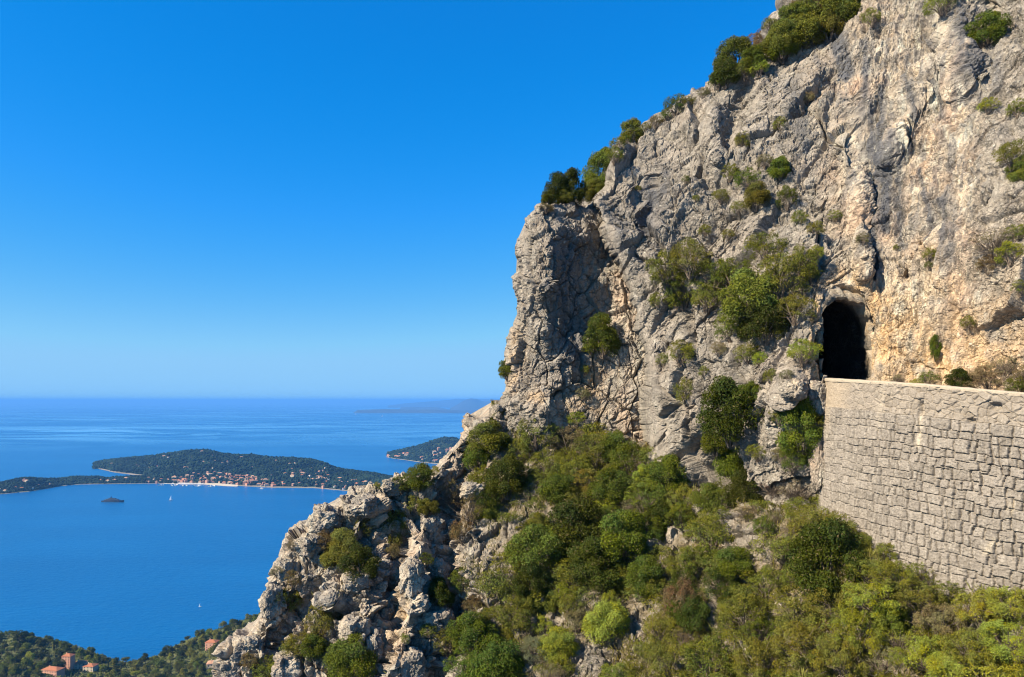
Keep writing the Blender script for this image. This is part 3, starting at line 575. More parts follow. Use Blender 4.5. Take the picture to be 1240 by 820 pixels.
def woodland(name, P, n, size, seed, dens, label):
    """the far-off wood on a headland: thousands of small crowns that read as one mass"""
    r = np.random.default_rng(seed); V0, F0 = ico(0); nt, nx, _ = P.shape; out = []
    while len(out) < n:
        i, j = r.integers(2, 50), r.integers(2, nx - 3)
        if i < nt - 2 and r.random() < dens(i / 34., j / nx):
            u, v = r.random(2); p = P[i, j] * (1 - u) * (1 - v) + P[i + 1, j] * u * (1 - v) + P[i, j + 1] * (1 - u) * v + P[i + 1, j + 1] * u * v; out.append(p)
    C = np.array(out); s = r.uniform(*size, n); sc = np.stack([s * r.uniform(.8, 1.3, n), s * r.uniform(.8, 1.3, n), s * r.uniform(.6, 1.05, n)], -1)
    Vv = C[:, None] + V0[None] * sc[:, None] * r.uniform(.75, 1.25, (n, len(V0), 1)) + np.array([0, 0, 1]) * (s * .55)[:, None, None]
    Fc = F0[None] + (np.arange(n) * len(V0))[:, None, None]
    tag(link(name, mesh_np(name, Vv.reshape(-1, 3), Fc.reshape(-1, 3), [CANOPY], False)), label, 'woodland', kind='stuff')
def house_proto(w, d, h, rh, wall, roof, win):
    b = MB(); b.box(-w / 2, w / 2, -d / 2, d / 2, -4, h, 0); b.hip(-w / 2 - .5, w / 2 + .5, -d / 2 - .5, d / 2 + .5, h + .02, rh, 1)
    for k in range(int(w // 3)):
        for fl in range(max(1, int(h // 3))): b.box(-w / 2 + 1 + 3 * k, -w / 2 + 2.1 + 3 * k, -d / 2 - .06, -d / 2 + .3, .9 + 3 * fl, 2.4 + 3 * fl, 2)
    return b.mesh('villa', [wall, roof, win])
W_CREAM = plain('cream_render', (.46, .38, .28), .9, .1, .12, .5); W_PINK = plain('pink_render', (.46, .25, .175), .9, .1, .12, .5); W_WHITE = plain('white_render', (.62, .60, .55), .9, .1, .1, .5)
R_TERRA = plain('terracotta', (.32, .125, .065), .9, .1, .2, .8); R_PALE = plain('pale_tile', (.38, .21, .13), .9, .1, .2, .8); WIN = plain('dark_window', (.03, .035, .04), .3, .5)
HP = [house_proto(12, 9, 6.5, 2.6, W_CREAM, R_TERRA, WIN), house_proto(15, 10, 8, 3, W_PINK, R_TERRA, WIN), house_proto(10, 9, 7, 2.4, W_WHITE, R_PALE, WIN), house_proto(20, 11, 10, 3, W_CREAM, R_PALE, WIN), house_proto(13, 12, 12, 3, W_PINK, R_PALE, WIN)]
def houses(P, n, seed, pick, group, label, scale=(.7, 1.15), kinds=None):
    r = np.random.default_rng(seed); nt, nx, _ = P.shape; k = 0; tries = 0; used = []
    while k < n and tries < 20000:
        tries += 1; i, j = r.integers(2, 34), r.integers(3, nx - 3)
        if r.random() > pick(i / 34., P[i, j]): continue
        p = P[i, j] + np.array([r.normal(0, 2), r.normal(0, 4), 0])
        if any((p[0] - q[0]) ** 2 + ((p[1] - q[1]) * .35) ** 2 < 90 for q in used): continue
        used.append(p); o = link('far_house', HP[r.choice(kinds or range(5))]); o.location = p; o.rotation_euler = (0, 0, r.uniform(-.6, .6)); o.scale = (r.uniform(*scale),) * 3
        tag(o, label, 'house', group); k += 1
def pxX(p): return CX + p[0] / p[1] * F
main_front = [(112, 568), (118, 567.5), (140, 572), (178, 576.5), (184, 585), (215, 585.5), (250, 586.5), (290, 588.5), (330, 590.5), (380, 591), (415, 594), (450, 598), (475, 602), (520, 606)]
main_top = [(112, 567), (118, 564.5), (124, 560.5), (150, 556), (180, 553), (205, 549.5), (235, 546), (252, 545.5), (275, 550), (300, 552.5), (340, 554.5), (375, 556.5), (392, 561), (405, 568), (420, 571), (445, 574), (470, 580), (520, 590)]
rise_main = lerp([(112, 60), (130, 350), (178, 560), (184, 800), (240, 760), (330, 620), (390, 520), (410, 420), (470, 350), (520, 300)])
PMain, _ = headland('main_headland', 112, 520, main_front, main_top, rise_main, 420, 'long wooded headland with a harbour town across the bay', seed=500)
spit_front = [(-50, 602), (0, 598.5), (35, 595.5), (60, 591.5), (75, 588.5), (100, 586.5), (190, 585.5), (215, 586)]
spit_top = [(-50, 590), (0, 585), (10, 581.5), (35, 577.5), (52, 579.5), (75, 579.5), (95, 577), (115, 577), (130, 579.5), (145, 577.5), (185, 576), (215, 580)]
PSpit, _ = headland('low_headland', -50, 215, spit_front, spit_top, lambda x: 170 + 0 * x, 110, 'low wooded spit of land in front of the long headland', seed=520)
cape_front = [(468, 553), (475, 555), (490, 557), (510, 560), (540, 563), (600, 566), (660, 568)]
cape_top = [(468, 552), (476, 548.5), (485, 545.5), (500, 541), (520, 535.5), (536, 530.5), (548, 530.2), (558, 533), (575, 538), (620, 545), (660, 555)]
PCape, _ = headland('second_headland', 468, 660, cape_front, cape_top, lerp([(468, 40), (485, 260), (540, 520), (660, 600)]), 500, 'smaller rounded headland partly hidden by the rocky ridge', seed=540)
woodland('headland_wood', PMain, 9500, (4.5, 10), 61, lambda t, x: .35 if t < .12 else 1., 'dark wood covering the long headland')
woodland('spit_wood', PSpit, 2600, (4, 7.5), 62, lambda t, x: .8, 'dark wood on the low spit of land')
woodland('cape_wood', PCape, 3600, (5, 10), 63, lambda t, x: 1., 'dark wood on the smaller headland')
houses(PMain, 105, 71, lambda t, p: 1. if 205 < pxX(p) < 345 and .02 < t < .30 and t < .34 - abs(pxX(p) - 275) / 420 else 0, 'houses of the harbour town', 'small pink or cream house in the harbour town by the far beach', (.75, 1.15), [0, 1, 3, 4, 1])
houses(PMain, 96, 72, lambda t, p: .9 if pxX(p) > 340 and t < .55 else 0, 'villas along the right shore of the long headland', 'small pale villa near the right shore of the long headland', (.7, 1.1))
houses(PMain, 78, 73, lambda t, p: .6 if 125 < pxX(p) < 400 and .3 < t < .93 else 0, 'villas in the wood of the long headland', 'tiny pale villa among trees on the upper slope of the long headland', (.6, .95), [0, 2, 2, 3])
houses(PSpit, 34, 74, lambda t, p: .9 if (pxX(p) < 62 or pxX(p) > 118) and t < .8 else 0, 'villas on the low spit', 'tiny pale villa on the low wooded spit', (.6, 1.0))
houses(PCape, 30, 75, lambda t, p: 1. if .1 < t < .5 and pxX(p) < 575 else 0, 'villas on the smaller headland', 'tiny pink villa on the smaller rounded headland', (.9, 1.5), [1, 0, 3, 4])
def strip(name, pts, w, z, mat, label, cat):
    P_ = np.array([[(x - CX) / F * gY(y), gY(y)] for x, y in pts]); v = []
    for i, p in enumerate(P_):
        ww = w * (.35 if i in (0, len(P_) - 1) else 1); v += [(p[0], p[1] - ww * .5, .3), (p[0], p[1] + ww * .5, z)]
    b = MB(); b.add(v, [(2 * i, 2 * i + 2, 2 * i + 3, 2 * i + 1) for i in range(len(P_) - 1)]); tag(link(name, b.mesh(name, [mat])), label, cat, kind='structure')
SAND = plain('beach_sand', (.42, .36, .27), .95, .05, .1, .01)
strip('beach', [(248, 586.6), (262, 587), (276, 588.2), (288, 589)], 46, 4.5, SAND, 'pale curved sandy beach beside the far harbour town', 'beach')
strip('harbour_quay', [(190, 585.2), (205, 585.6), (225, 586.2), (248, 586.6)], 40, 4, plain('quay', (.36, .34, .31), .9, .1, .5, .05), 'pale harbour front full of moored boats below the far town', 'quay')
strip('shore_road', [(120, 567.8), (140, 572), (160, 574.6), (178, 577)], 30, 3, SHORE, 'pale curved shore of the bay on the long headland', 'shore')
# moored boats in the harbour, small white specks
def boat_mesh():
    b = MB(); b.add([(-5, -1.5, 0), (4, -1.6, 0), (7, 0, .3), (4, 1.6, 0), (-5, 1.5, 0), (-5.3, -1.8, 1.6), (4, -1.9, 1.8), (8, 0, 2.3), (4, 1.9, 1.8), (-5.3, 1.8, 1.6)],
      [(0, 1, 6, 5), (1, 2, 7, 6), (2, 3, 8, 7), (3, 4, 9, 8), (4, 0, 5, 9), (5, 6, 7, 8, 9), (4, 3, 2, 1, 0)]); b.box(-3, 2, -1.1, 1.1, 1.7, 3.3); return b.mesh('motorboat', [W_WHITE])
BM_ = boat_mesh(); rr = np.random.default_rng(31)
for k in range(40):
    x = rr.uniform(192, 262); y = 586.6 + (x - 190) * .022 + rr.uniform(.0, 1.4); Y = float(gY(y)); o = link('moored_boat', BM_); o.location = ((x - CX) / F * Y, Y, 0); o.rotation_euler = (0, 0, rr.uniform(0, 6.3)); s = rr.uniform(.6, 1.1); o.scale = (s, s, s)
    tag(o, 'tiny white boat moored along the harbour front of the far town', 'boat', 'boats moored in the far harbour')
# little jetty settlement at the right end
for k, (x, y, kd) in enumerate([(413, 602, 2), (418, 603, 1), (423, 604, 0)]):
    Y = float(gY(y)); o = link('far_house', HP[kd]); o.location = ((x - CX) / F * Y, Y, 1.5); o.scale = (.9, .9, .9); tag(o, ['white house at the tip of the jetty left of the ridge rocks', 'pink house in the middle of the jetty left of the ridge rocks', 'cream house nearest the ridge rocks on the small jetty'][k], 'house')
b = MB(); Y = float(gY(603.5)); b.box((408 - CX) / F * Y, (436 - CX) / F * Y, Y - 14, Y + 14, -2, 1.6); tag(link('jetty', b.mesh('jetty', [SHORE])), 'low stone jetty with houses left of the ridge rocks', 'jetty')
# very far coast
FARM = plain('far_coast', (.05, .06, .06), .95, .05, .2, .0005)
def far_coast(name, Y, prof, label, depth=1500):
    x = np.linspace(prof[0][0], prof[-1][0], 120); y = lerp(prof)(x); zt = np.minimum(np.maximum(H + (HY - y) / F * Y, -2), 495) * (1 + .03 * perlin(np.stack([x / 4, 0 * x, 0 * x], -1), 3))
    rows = [np.stack([(x - CX) / F * (Y + q * depth), 0 * x + Y + q * depth, zt * s - (2 if s == 0 else 0)], -1) for q, s in ((-1, 0), (-.55, .55), (-.2, .9), (0, 1), (.3, .9), (1, 0))]
    V = np.array(rows); tag(link(name, mesh_np(name, V.reshape(-1, 3), grid_faces(6, 120), [FARM])), label, 'coast', kind='structure')
far_coast('low_cape', 24000, [(428, 500), (433, 496.4), (445, 496.0), (470, 495.4), (500, 496.2), (520, 496), (560, 497), (600, 497), (640, 500)], 'low dark cape on the far sea', 900)
far_coast('low_island', 32000, [(482, 497), (486, 493.2), (500, 492.8), (530, 493.2), (545, 496)], 'thin low island near the horizon', 900)
far_coast('coastal_mountain', 32000, [(545, 494.5), (555, 489), (562, 485), (570, 482.4), (576, 483), (585, 486), (595, 485.5), (605, 483.5), (615, 481.5), (640, 480), (700, 482)], 'blue mountain on the far coast behind the crag', 4000)
far_coast('distant_ridge', 46000, [(470, 491), (490, 488.5), (520, 486.2), (545, 484.2), (560, 481.5), (590, 483), (640, 479), (700, 478)], 'very faint blue ridge on the horizon', 5000)

# ------------------------------------------------------------------ plants
def quads(C, N, size, r, asp=1.5, updir=None):
    """small bent leaves: centres, normals, sizes -> verts, faces"""
    n = len(C); a = r.normal(size=(n, 3)) if updir is None else updir + r.normal(size=(n, 3)) * .35
    u = np.cross(N, a); u /= np.linalg.norm(u, axis=1)[:, None] + 1e-9; w = np.cross(u, N); w /= np.linalg.norm(w, axis=1)[:, None] + 1e-9
    s = size[:, None]; V = np.stack([C - w * s * asp, C + u * s * .62 - N * s * .15, C + w * s * asp, C - u * s * .62 - N * s * .15], 1)
    return V.reshape(-1, 3), np.arange(4 * n).reshape(n, 4)
def lobes(r, n, flat, spread, rad):
    L = []
    for k in range(n):
        a = r.uniform(0, 2 * math.pi); e = r.uniform(-.62, 1.) ; q = math.sqrt(max(0, 1 - e * e)) * r.uniform(.75, 1.05)
        L.append((math.cos(a) * q * spread, math.sin(a) * q * spread, max(.12, .55 + e * .75 * flat), r.uniform(*rad)))
    L.append((0, 0, .62 * flat + .2, max(rad) * 1.25)); return np.array(L)
def leaf_mesh(name, r, L, per, size, sparse=0., upright=0., asp=1.5):
    Cs, Ns, Vr = [], [], []
    for k, (x, y, z, rad) in enumerate(L):
        n = int(per * (rad / .35) ** 2); d = r.normal(size=(n, 3)); d[:, 2] = np.abs(d[:, 2]) * np.where(r.random(n) < .8, 1, -1); d /= np.linalg.norm(d, axis=1)[:, None]
        rr_ = rad * (1 - np.abs(r.normal(0, .20, n))) * (1 + .28 * perlin(d * 2.3 + k * 7.1, 600 + k))
        p = np.array([x, y, z]) + d * rr_[:, None]
        if sparse: 
            m = perlin(p * 4.5, 640) > sparse - .45; p, d = p[m], d[m]
        m = p[:, 2] > -.25; p, d = p[m], d[m]; n = len(p)
        nn = d * .8 + r.normal(size=(n, 3)) * .65; nn[:, 2] += .25; nn /= np.linalg.norm(nn, axis=1)[:, None]
        lv = r.random(); Cs.append(p); Ns.append(nn)
        Vr.append(np.stack([np.clip(.5 + (lv - .5) * .7 + r.normal(0, .14, n), 0, 1), np.clip(.42 + (r.random() - .5) * .25 + r.normal(0, .16, n), 0, 1), r.random(n)], -1))
    C = np.concatenate(Cs); N = np.concatenate(Ns); A = np.concatenate(Vr)
    up = np.tile(np.array([0, 0, 1.]), (len(C), 1)) if upright else None
    V, Fc = quads(C, N, size * r.uniform(.6, 1.35, len(C)), r, asp, up)
    return mesh_np(name, V, Fc, [LEAF], False, None, {'leaf_var': ('FACE', A)})
def broom_mesh(r, n, size):
    """thin upright green shoots fanning from many bases"""
    a = r.uniform(0, 2 * math.pi, n); q = np.sqrt(r.random(n)) * .75; base = np.stack([np.cos(a) * q, np.sin(a) * q, 0 * a], -1)
    d = np.stack([np.cos(a) * q * .9, np.sin(a) * q * .9, 0 * a + .8], -1) + r.normal(size=(n, 3)) * .28; d /= np.linalg.norm(d, axis=1)[:, None]
    ln = r.uniform(.07, .16, n); t0 = r.random(n) ** .7 * (1.25 - .55 * q) ; hum = 1 + .6 * perlin(base * 2.8, 700)
    p0 = base + d * (t0 * hum)[:, None]; side = np.cross(d, r.normal(size=(n, 3))); side /= np.linalg.norm(side, axis=1)[:, None]
    tip = d + r.normal(size=(n, 3)) * .55; p1 = p0 + tip * ln[:, None]
    w = size * r.uniform(.6, 1.3, n)[:, None]; mid = (p0 + p1) / 2 + r.normal(size=(n, 3)) * .012
    V = np.stack([p0, mid + side * w, p1, mid - side * w], 1).reshape(-1, 3); clump = perlin(base * 3, 710)
    A = np.stack([np.clip(.5 + .7 * clump + r.normal(0, .12, n), 0, 1), np.clip(.45 + .35 * clump + r.normal(0, .16, n), 0, 1), r.random(n) * 1.02], -1)
    return mesh_np('shoots', V, np.arange(4 * n).reshape(n, 4), [LEAF], False, None, {'leaf_var': ('FACE', A)})
def stem_mesh(r, L, k=9, w=.035, twigs=0):
    b = MB()
    for i in r.permutation(len(L))[:k]:
        x, y, z, rad = L[i]; m = (x * .45 + r.normal(0, .05), y * .45 + r.normal(0, .05), z * .5)
        b.tube((x * .1, y * .1, -.25), m, w, w * .7, 5); b.tube(m, (x, y, z), w * .7, w * .25, 5)
    for i in range(twigs):
        d = r.normal(size=3); d[2] = abs(d[2]) + .3; d /= np.linalg.norm(d); st = d * r.uniform(.2, .6); st[2] += .1; e = st + (d + r.normal(size=3) * .35) * r.uniform(.3, .55)
        b.tube(st, e, .012, .004, 3)
    return b.mesh('stems', [BARK])
PR = np.random.default_rng(11); PROTO = {}
def proto(kind, fol, stems): PROTO.setdefault(kind, []).append((fol, stems))
for i in range(4): L = lobes(PR, 34, .95, .72, (.22, .38)); proto('dense', leaf_mesh('foliage', PR, L, 800, .0215), stem_mesh(PR, L))
for i in range(4): L = lobes(PR, 36, .85, .78, (.17, .32)); proto('loose', leaf_mesh('foliage', PR, L, 760, .0185, .38), stem_mesh(PR, L, 12, .028, 30))
for i in range(3): L = lobes(PR, 22, .8, .75, (.2, .34)); L = lobes(PR, 46, .62, .86, (.10, .24)); proto('broom', leaf_mesh('foliage', PR, L, 1150, .0135, .22, 0, 2.6), stem_mesh(PR, L, 10, .02, 60))
for i in range(3): L = lobes(PR, 20, .8, .75, (.18, .32)); proto('dry', leaf_mesh('foliage', PR, L, 420, .017, .52, 0, 1.9), stem_mesh(PR, L, 14, .022, 160))
COLS = {'dark': (.040, .054, .005), 'green': (.088, .116, .009), 'olive': (.142, .148, .017), 'yellow': (.27, .30, .02), 'brown': (.145, .108, .038), 'grey': (.175, .152, .070), 'lime': (.205, .232, .016), 'pink': (.20, .13, .10)}
WORD = {'dark': 'dark green', 'green': 'mid green', 'olive': 'olive green', 'yellow': 'bright yellow green', 'brown': 'brown', 'grey': 'dry grey-green', 'lime': 'fresh green', 'pink': 'dry pinkish brown'}
FORM = {'dense': 'leafy shrub', 'loose': 'open scrubby bush', 'broom': 'feathery shrub', 'dry': 'twiggy bush'}
SHR = []      # (cx, cy, width px, height px, kind, colour)
def S(cx, cy, w, kind='loose', col='olive', h=None): SHR.append((cx, cy, w, h or w * .85, kind, col))
# skyline of the cliff
for a in [(1015, 14, 62, 'dense', 'olive'), (978, 32, 58, 'dense', 'olive'), (958, 22, 40, 'dense', 'olive'), (985, 6, 44, 'loose', 'olive'), (968, 6, 26, 'loose', 'brown'), (995, 8, 40, 'loose', 'brown'), (946, 48, 50, 'dense', 'olive'), (930, 30, 22, 'loose', 'olive'), (890, 68, 52, 'dense', 'green'), (876, 92, 36, 'dense', 'dark'), (905, 56, 36, 'loose', 'brown'), (918, 82, 26, 'loose', 'lime'),
          (817, 128, 34, 'loose', 'green'), (793, 146, 20, 'loose', 'brown'), (766, 160, 30, 'dense', 'olive'), (748, 172, 22, 'loose', 'olive'), (722, 208, 48, 'dense', 'green', 54), (742, 190, 26, 'loose', 'olive'), (674, 229, 44, 'dense', 'dark', 46), (694, 222, 32, 'dense', 'dark', 44), (671, 206, 22, 'dry', 'pink'), (660, 252, 22, 'loose', 'brown', 12), (712, 232, 24, 'dense', 'dark'),
          (948, 62, 36, 'dense', 'green'), (930, 58, 34, 'dense', 'olive'), (912, 72, 34, 'dense', 'green'), (900, 86, 30, 'loose', 'olive'), (878, 76, 30, 'dense', 'olive'), (867, 96, 26, 'loose', 'green'), (962, 44, 36, 'dense', 'green'), (1002, 32, 40, 'dense', 'olive'), (1030, 6, 36, 'dense', 'green'), (985, 48, 26, 'loose', 'olive'), (922, 46, 28, 'loose', 'brown'),
          (756, 167, 16, 'loose', 'green'), (781, 152, 16, 'loose', 'olive'), (804, 137, 18, 'loose', 'green'), (836, 121, 16, 'loose', 'olive'), (850, 111, 18, 'loose', 'grey'), (733, 186, 24, 'dense', 'green'), (704, 212, 30, 'dense', 'green'), (682, 238, 24, 'dense', 'olive'), (715, 226, 30, 'dense', 'olive'), (662, 238, 22, 'dense', 'green'),
          # upper right face
          (1191, 38, 46, 'dense', 'green'), (1142, 6, 44, 'loose', 'lime', 26), (1055, 21, 26, 'loose', 'olive'), (1196, 127, 26, 'loose', 'lime'), (1231, 130, 30, 'loose', 'olive'), (1226, 186, 44, 'loose', 'olive'), (1238, 205, 40, 'dense', 'olive'), (1203, 292, 56, 'dry', 'grey'), (1222, 305, 34, 'loose', 'lime'), (1195, 318, 30, 'loose', 'brown'), (1232, 280, 28, 'loose', 'olive'), (1234, 350, 24, 'loose', 'olive'),
          (975, 119, 20, 'loose', 'grey'), (942, 148, 20, 'loose', 'olive'), (898, 170, 24, 'loose', 'olive'), (1122, 306, 20, 'loose', 'olive'), (1122, 318, 12, 'loose', 'green'), (1133, 422, 15, 'dense', 'green', 28), (1172, 388, 20, 'loose', 'olive'), (1085, 300, 10, 'loose', 'olive'), (1008, 262, 18, 'loose', 'olive'), (1046, 288, 18, 'loose', 'grey'),
          # foot of the cliff, behind the wall
          (1124, 457, 26, 'loose', 'green', 18), (1158, 460, 28, 'dense', 'dark', 24), (1110, 463, 20, 'loose', 'lime', 12), (1084, 458, 20, 'dry', 'grey', 14), (1196, 458, 44, 'loose', 'grey', 32), (1228, 466, 34, 'loose', 'green', 26), (1215, 440, 34, 'dry', 'grey', 34), (1178, 455, 22, 'dry', 'brown', 20), (1168, 468, 22, 'loose', 'grey', 14), (1238, 452, 26, 'dry', 'brown'),
          # upper band of bushes on the main face
          (882, 208, 26, 'loose', 'olive'), (870, 236, 24, 'loose', 'olive'), (905, 213, 38, 'loose', 'green'), (916, 238, 36, 'dense', 'olive'), (925, 192, 24, 'loose', 'grey'), (945, 203, 34, 'dense', 'green'), (951, 240, 34, 'loose', 'green'), (893, 250, 20, 'loose', 'olive'), (852, 279, 18, 'loose', 'olive'), (879, 286, 18, 'loose', 'olive'), (987, 274, 26, 'loose', 'olive', 18), (968, 262, 22, 'loose', 'olive'), (772, 228, 10, 'loose', 'olive'), (840, 240, 12, 'loose', 'olive'), (828, 218, 12, 'loose', 'green'),
          # big clump left of the tunnel
          (804, 324, 54, 'loose', 'olive'), (836, 310, 60, 'loose', 'olive'), (826, 346, 62, 'loose', 'olive'), (862, 332, 56, 'loose', 'green'), (856, 360, 44, 'loose', 'olive'), (795, 362, 24, 'loose', 'olive'), (908, 358, 84, 'dense', 'olive'), (925, 388, 60, 'dense', 'dark'), (946, 335, 70, 'loose', 'olive'), (928, 298, 54, 'loose', 'olive'), (966, 312, 54, 'loose', 'olive'), (888, 334, 60, 'loose', 'green'), (884, 392, 46, 'loose', 'green'), (960, 370, 50, 'loose', 'olive'), (905, 400, 30, 'dense', 'dark'), (982, 330, 32, 'loose', 'olive'), (988, 304, 22, 'loose', 'lime'), (820, 366, 22, 'loose', 'olive'),
          # crag and slab
          (731, 402, 46, 'dense', 'green', 56), (716, 418, 24, 'loose', 'lime'), (614, 446, 26, 'dense', 'green', 24), (708, 448, 15, 'loose', 'olive'), (705, 478, 18, 'loose', 'grey'), (698, 505, 22, 'loose', 'lime'),
          (822, 430, 36, 'loose', 'olive'), (832, 424, 20, 'loose', 'yellow', 14), (829, 470, 34, 'loose', 'olive', 38), (803, 435, 22, 'loose', 'olive'), (868, 420, 24, 'loose', 'grey'), (905, 424, 32, 'loose', 'olive'), (920, 434, 24, 'loose', 'lime'), (970, 424, 48, 'loose', 'lime', 34), (952, 452, 20, 'loose', 'grey'), (930, 455, 22, 'loose', 'olive'), (850, 450, 18, 'loose', 'olive'),
          (884, 500, 76, 'dense', 'dark', 72), (868, 530, 52, 'dense', 'green'), (908, 480, 34, 'dense', 'green'), (890, 552, 60, 'dense', 'green'), (900, 588, 60, 'dense', 'dark'), (872, 600, 46, 'loose', 'green'), (966, 520, 56, 'dense', 'green', 66), (958, 556, 40, 'loose', 'green'), (985, 512, 34, 'loose', 'olive'), (944, 505, 26, 'loose', 'olive'), (945, 548, 30, 'loose', 'grey'), (935, 590, 40, 'dry', 'pink', 30), (960, 590, 50, 'dry', 'grey', 36), (916, 545, 28, 'loose', 'olive'),
          # slope under the crag
          (650, 525, 52, 'loose', 'olive'), (690, 530, 50, 'loose', 'grey'), (722, 540, 60, 'loose', 'olive'), (760, 552, 64, 'loose', 'green'), (806, 572, 64, 'dense', 'green'), (700, 565, 56, 'loose', 'olive'), (742, 585, 60, 'dense', 'green'), (660, 560, 46, 'loose', 'olive'), (612, 575, 56, 'dense', 'dark'), (590, 532, 54, 'dense', 'olive'), (578, 556, 40, 'dense', 'green'), (624, 545, 34, 'loose', 'olive'), (600, 505, 20, 'loose', 'lime', 26),
          (676, 590, 46, 'dense', 'green'), (780, 600, 50, 'loose', 'olive'), (825, 600, 50, 'loose', 'olive'), (760, 580, 30, 'dry', 'pink'), (690, 640, 90, 'dense', 'dark'), (750, 640, 80, 'dense', 'green'), (650, 660, 70, 'dense', 'green'), (720, 680, 70, 'dense', 'dark'), (780, 690, 60, 'dense', 'green'), (800, 620, 40, 'dense', 'dark'),
          # left ridge
          (508, 576, 36, 'dense', 'green'), (484, 586, 30, 'loose', 'green'), (527, 570, 20, 'loose', 'olive'), (416, 662, 62, 'dense', 'olive'), (432, 678, 52, 'dense', 'dark'), (394, 652, 40, 'loose', 'brown'), (482, 640, 36, 'loose', 'olive', 52), (500, 608, 32, 'loose', 'olive'), (476, 665, 24, 'loose', 'brown'), (515, 674, 24, 'loose', 'green'), (547, 602, 46, 'dry', 'brown'), (570, 618, 46, 'dry', 'brown'), (560, 640, 36, 'loose', 'brown'), (519, 612, 26, 'dense', 'olive'), (350, 728, 36, 'loose', 'olive'), (338, 722, 26, 'loose', 'green'), (386, 752, 40, 'loose', 'olive', 52), (362, 775, 44, 'loose', 'olive'), (424, 797, 62, 'dense', 'green'), (380, 780, 36, 'dense', 'green'), (325, 806, 44, 'loose', 'olive'), (300, 800, 26, 'loose', 'brown'), (352, 660, 16, 'loose', 'grey'), (355, 700, 26, 'loose', 'brown'), (490, 770, 16, 'loose', 'green'), (443, 640, 28, 'loose', 'olive'), (405, 740, 28, 'loose', 'brown'), (534, 716, 40, 'dense', 'dark'), (560, 700, 36, 'loose', 'green'), (570, 730, 30, 'loose', 'brown'), (520, 760, 22, 'loose', 'olive'), (455, 590, 12, 'loose', 'olive'), (336, 690, 20, 'loose', 'grey'), (540, 770, 40, 'loose', 'olive'),
          # lower middle
          (734, 750, 52, 'dense', 'yellow'), (745, 742, 40, 'loose', 'yellow'), (740, 724, 34, 'loose', 'lime'), (832, 720, 58, 'loose', 'brown'), (838, 738, 50, 'dense', 'dark'), (1002, 672, 92, 'dense', 'dark', 96), (984, 638, 70, 'loose', 'olive'), (1015, 640, 50, 'loose', 'olive'), (575, 765, 60, 'dense', 'green'), (600, 800, 80, 'dense', 'green'), (560, 800, 50, 'loose', 'green'), (620, 740, 50, 'loose', 'olive'), (640, 700, 50, 'dense', 'dark'), (795, 757, 46, 'loose', 'olive'), (700, 745, 40, 'loose', 'grey'), (650, 780, 46, 'loose', 'grey'), (860, 640, 60, 'loose', 'olive'), (850, 680, 60, 'loose', 'green'), (890, 680, 50, 'dense', 'green'), (930, 700, 60, 'loose', 'olive'), (900, 735, 70, 'loose', 'olive'),
          # broom and heath below the wall
          (1084, 690, 66, 'broom', 'olive'), (1060, 720, 80, 'broom', 'lime'), (1110, 715, 70, 'broom', 'olive'), (1040, 755, 76, 'broom', 'lime'), (1078, 748, 50, 'dense', 'green'), (1140, 745, 60, 'broom', 'grey'), (1190, 730, 76, 'broom', 'lime'), (1228, 725, 64, 'broom', 'lime'), (1180, 775, 90, 'broom', 'olive'), (1225, 770, 80, 'broom', 'lime'), (1130, 790, 90, 'broom', 'lime'), (1210, 815, 80, 'loose', 'yellow'), (1070, 800, 60, 'dry', 'grey'), (1020, 795, 80, 'broom', 'olive'), (970, 770, 80, 'broom', 'olive'), (960, 730, 66, 'loose', 'olive'), (920, 790, 80, 'broom', 'olive'), (860, 790, 70, 'loose', 'olive'), (810, 795, 66, 'loose', 'olive'), (1040, 640, 34, 'dry', 'brown'), (1010, 720, 60, 'loose', 'olive'), (1100, 660, 30, 'broom', 'grey'), (1160, 810, 70, 'broom', 'lime'), (1075, 665, 40, 'broom', 'olive'), (1132, 690, 30, 'broom', 'grey'), (1022, 628, 40, 'loose', 'olive'), (1046, 655, 34, 'dense', 'olive'), (1070, 668, 24, 'loose', 'grey')]: S(*a)
# the rest of the scrub on the slope, spread where the photo shows no bare rock
VEG = [(560, 545), (640, 515), (740, 525), (800, 548), (838, 592), (900, 605), (1000, 605), (1060, 655), (1170, 712), (1300, 720), (1430, 765), (1430, 850), (535, 840), (565, 740), (600, 690), (600, 640), (570, 600)]
fr_ = np.random.default_rng(23); pts = [(s[0], s[1], s[2]) for s in SHR]; n = 0; tries = 0; MASS = []
while n < 340 and tries < 9000:
    tries += 1; x, y = fr_.uniform(540, 1420), fr_.uniform(515, 848)
    if not inside(np.array([x]), np.array([y]), VEG)[0] or bare(np.array([x]), np.array([y]))[0] > .35: continue
    w = fr_.uniform(16, 50)
    if math.hypot(x - 737, y - 758) < 46: continue
    if any((x - a) ** 2 + (y - b) ** 2 < (.27 * (c + w) * .62) ** 2 for a, b, c in pts): continue
    rt = x > 960 and y > 640; kd = fr_.choice(['broom', 'loose', 'dry'], p=[.65, .25, .1]) if rt else fr_.choice(['loose', 'dense', 'dry'], p=[.58, .3, .12])
    cl = fr_.choice(['olive', 'lime', 'grey'], p=[.45, .35, .2]) if rt else (fr_.choice(['grey', 'brown']) if kd == 'dry' else fr_.choice(['olive', 'green', 'dark', 'lime'], p=[.48, .27, .13, .12]))
    pts.append((x, y, w)); n += 1
    if len(SHR) < 299 and w > 26 and x < 1250 and y < 835: S(x, y, w, kd, cl)
    else: MASS.append((x, y, w, kd, cl))
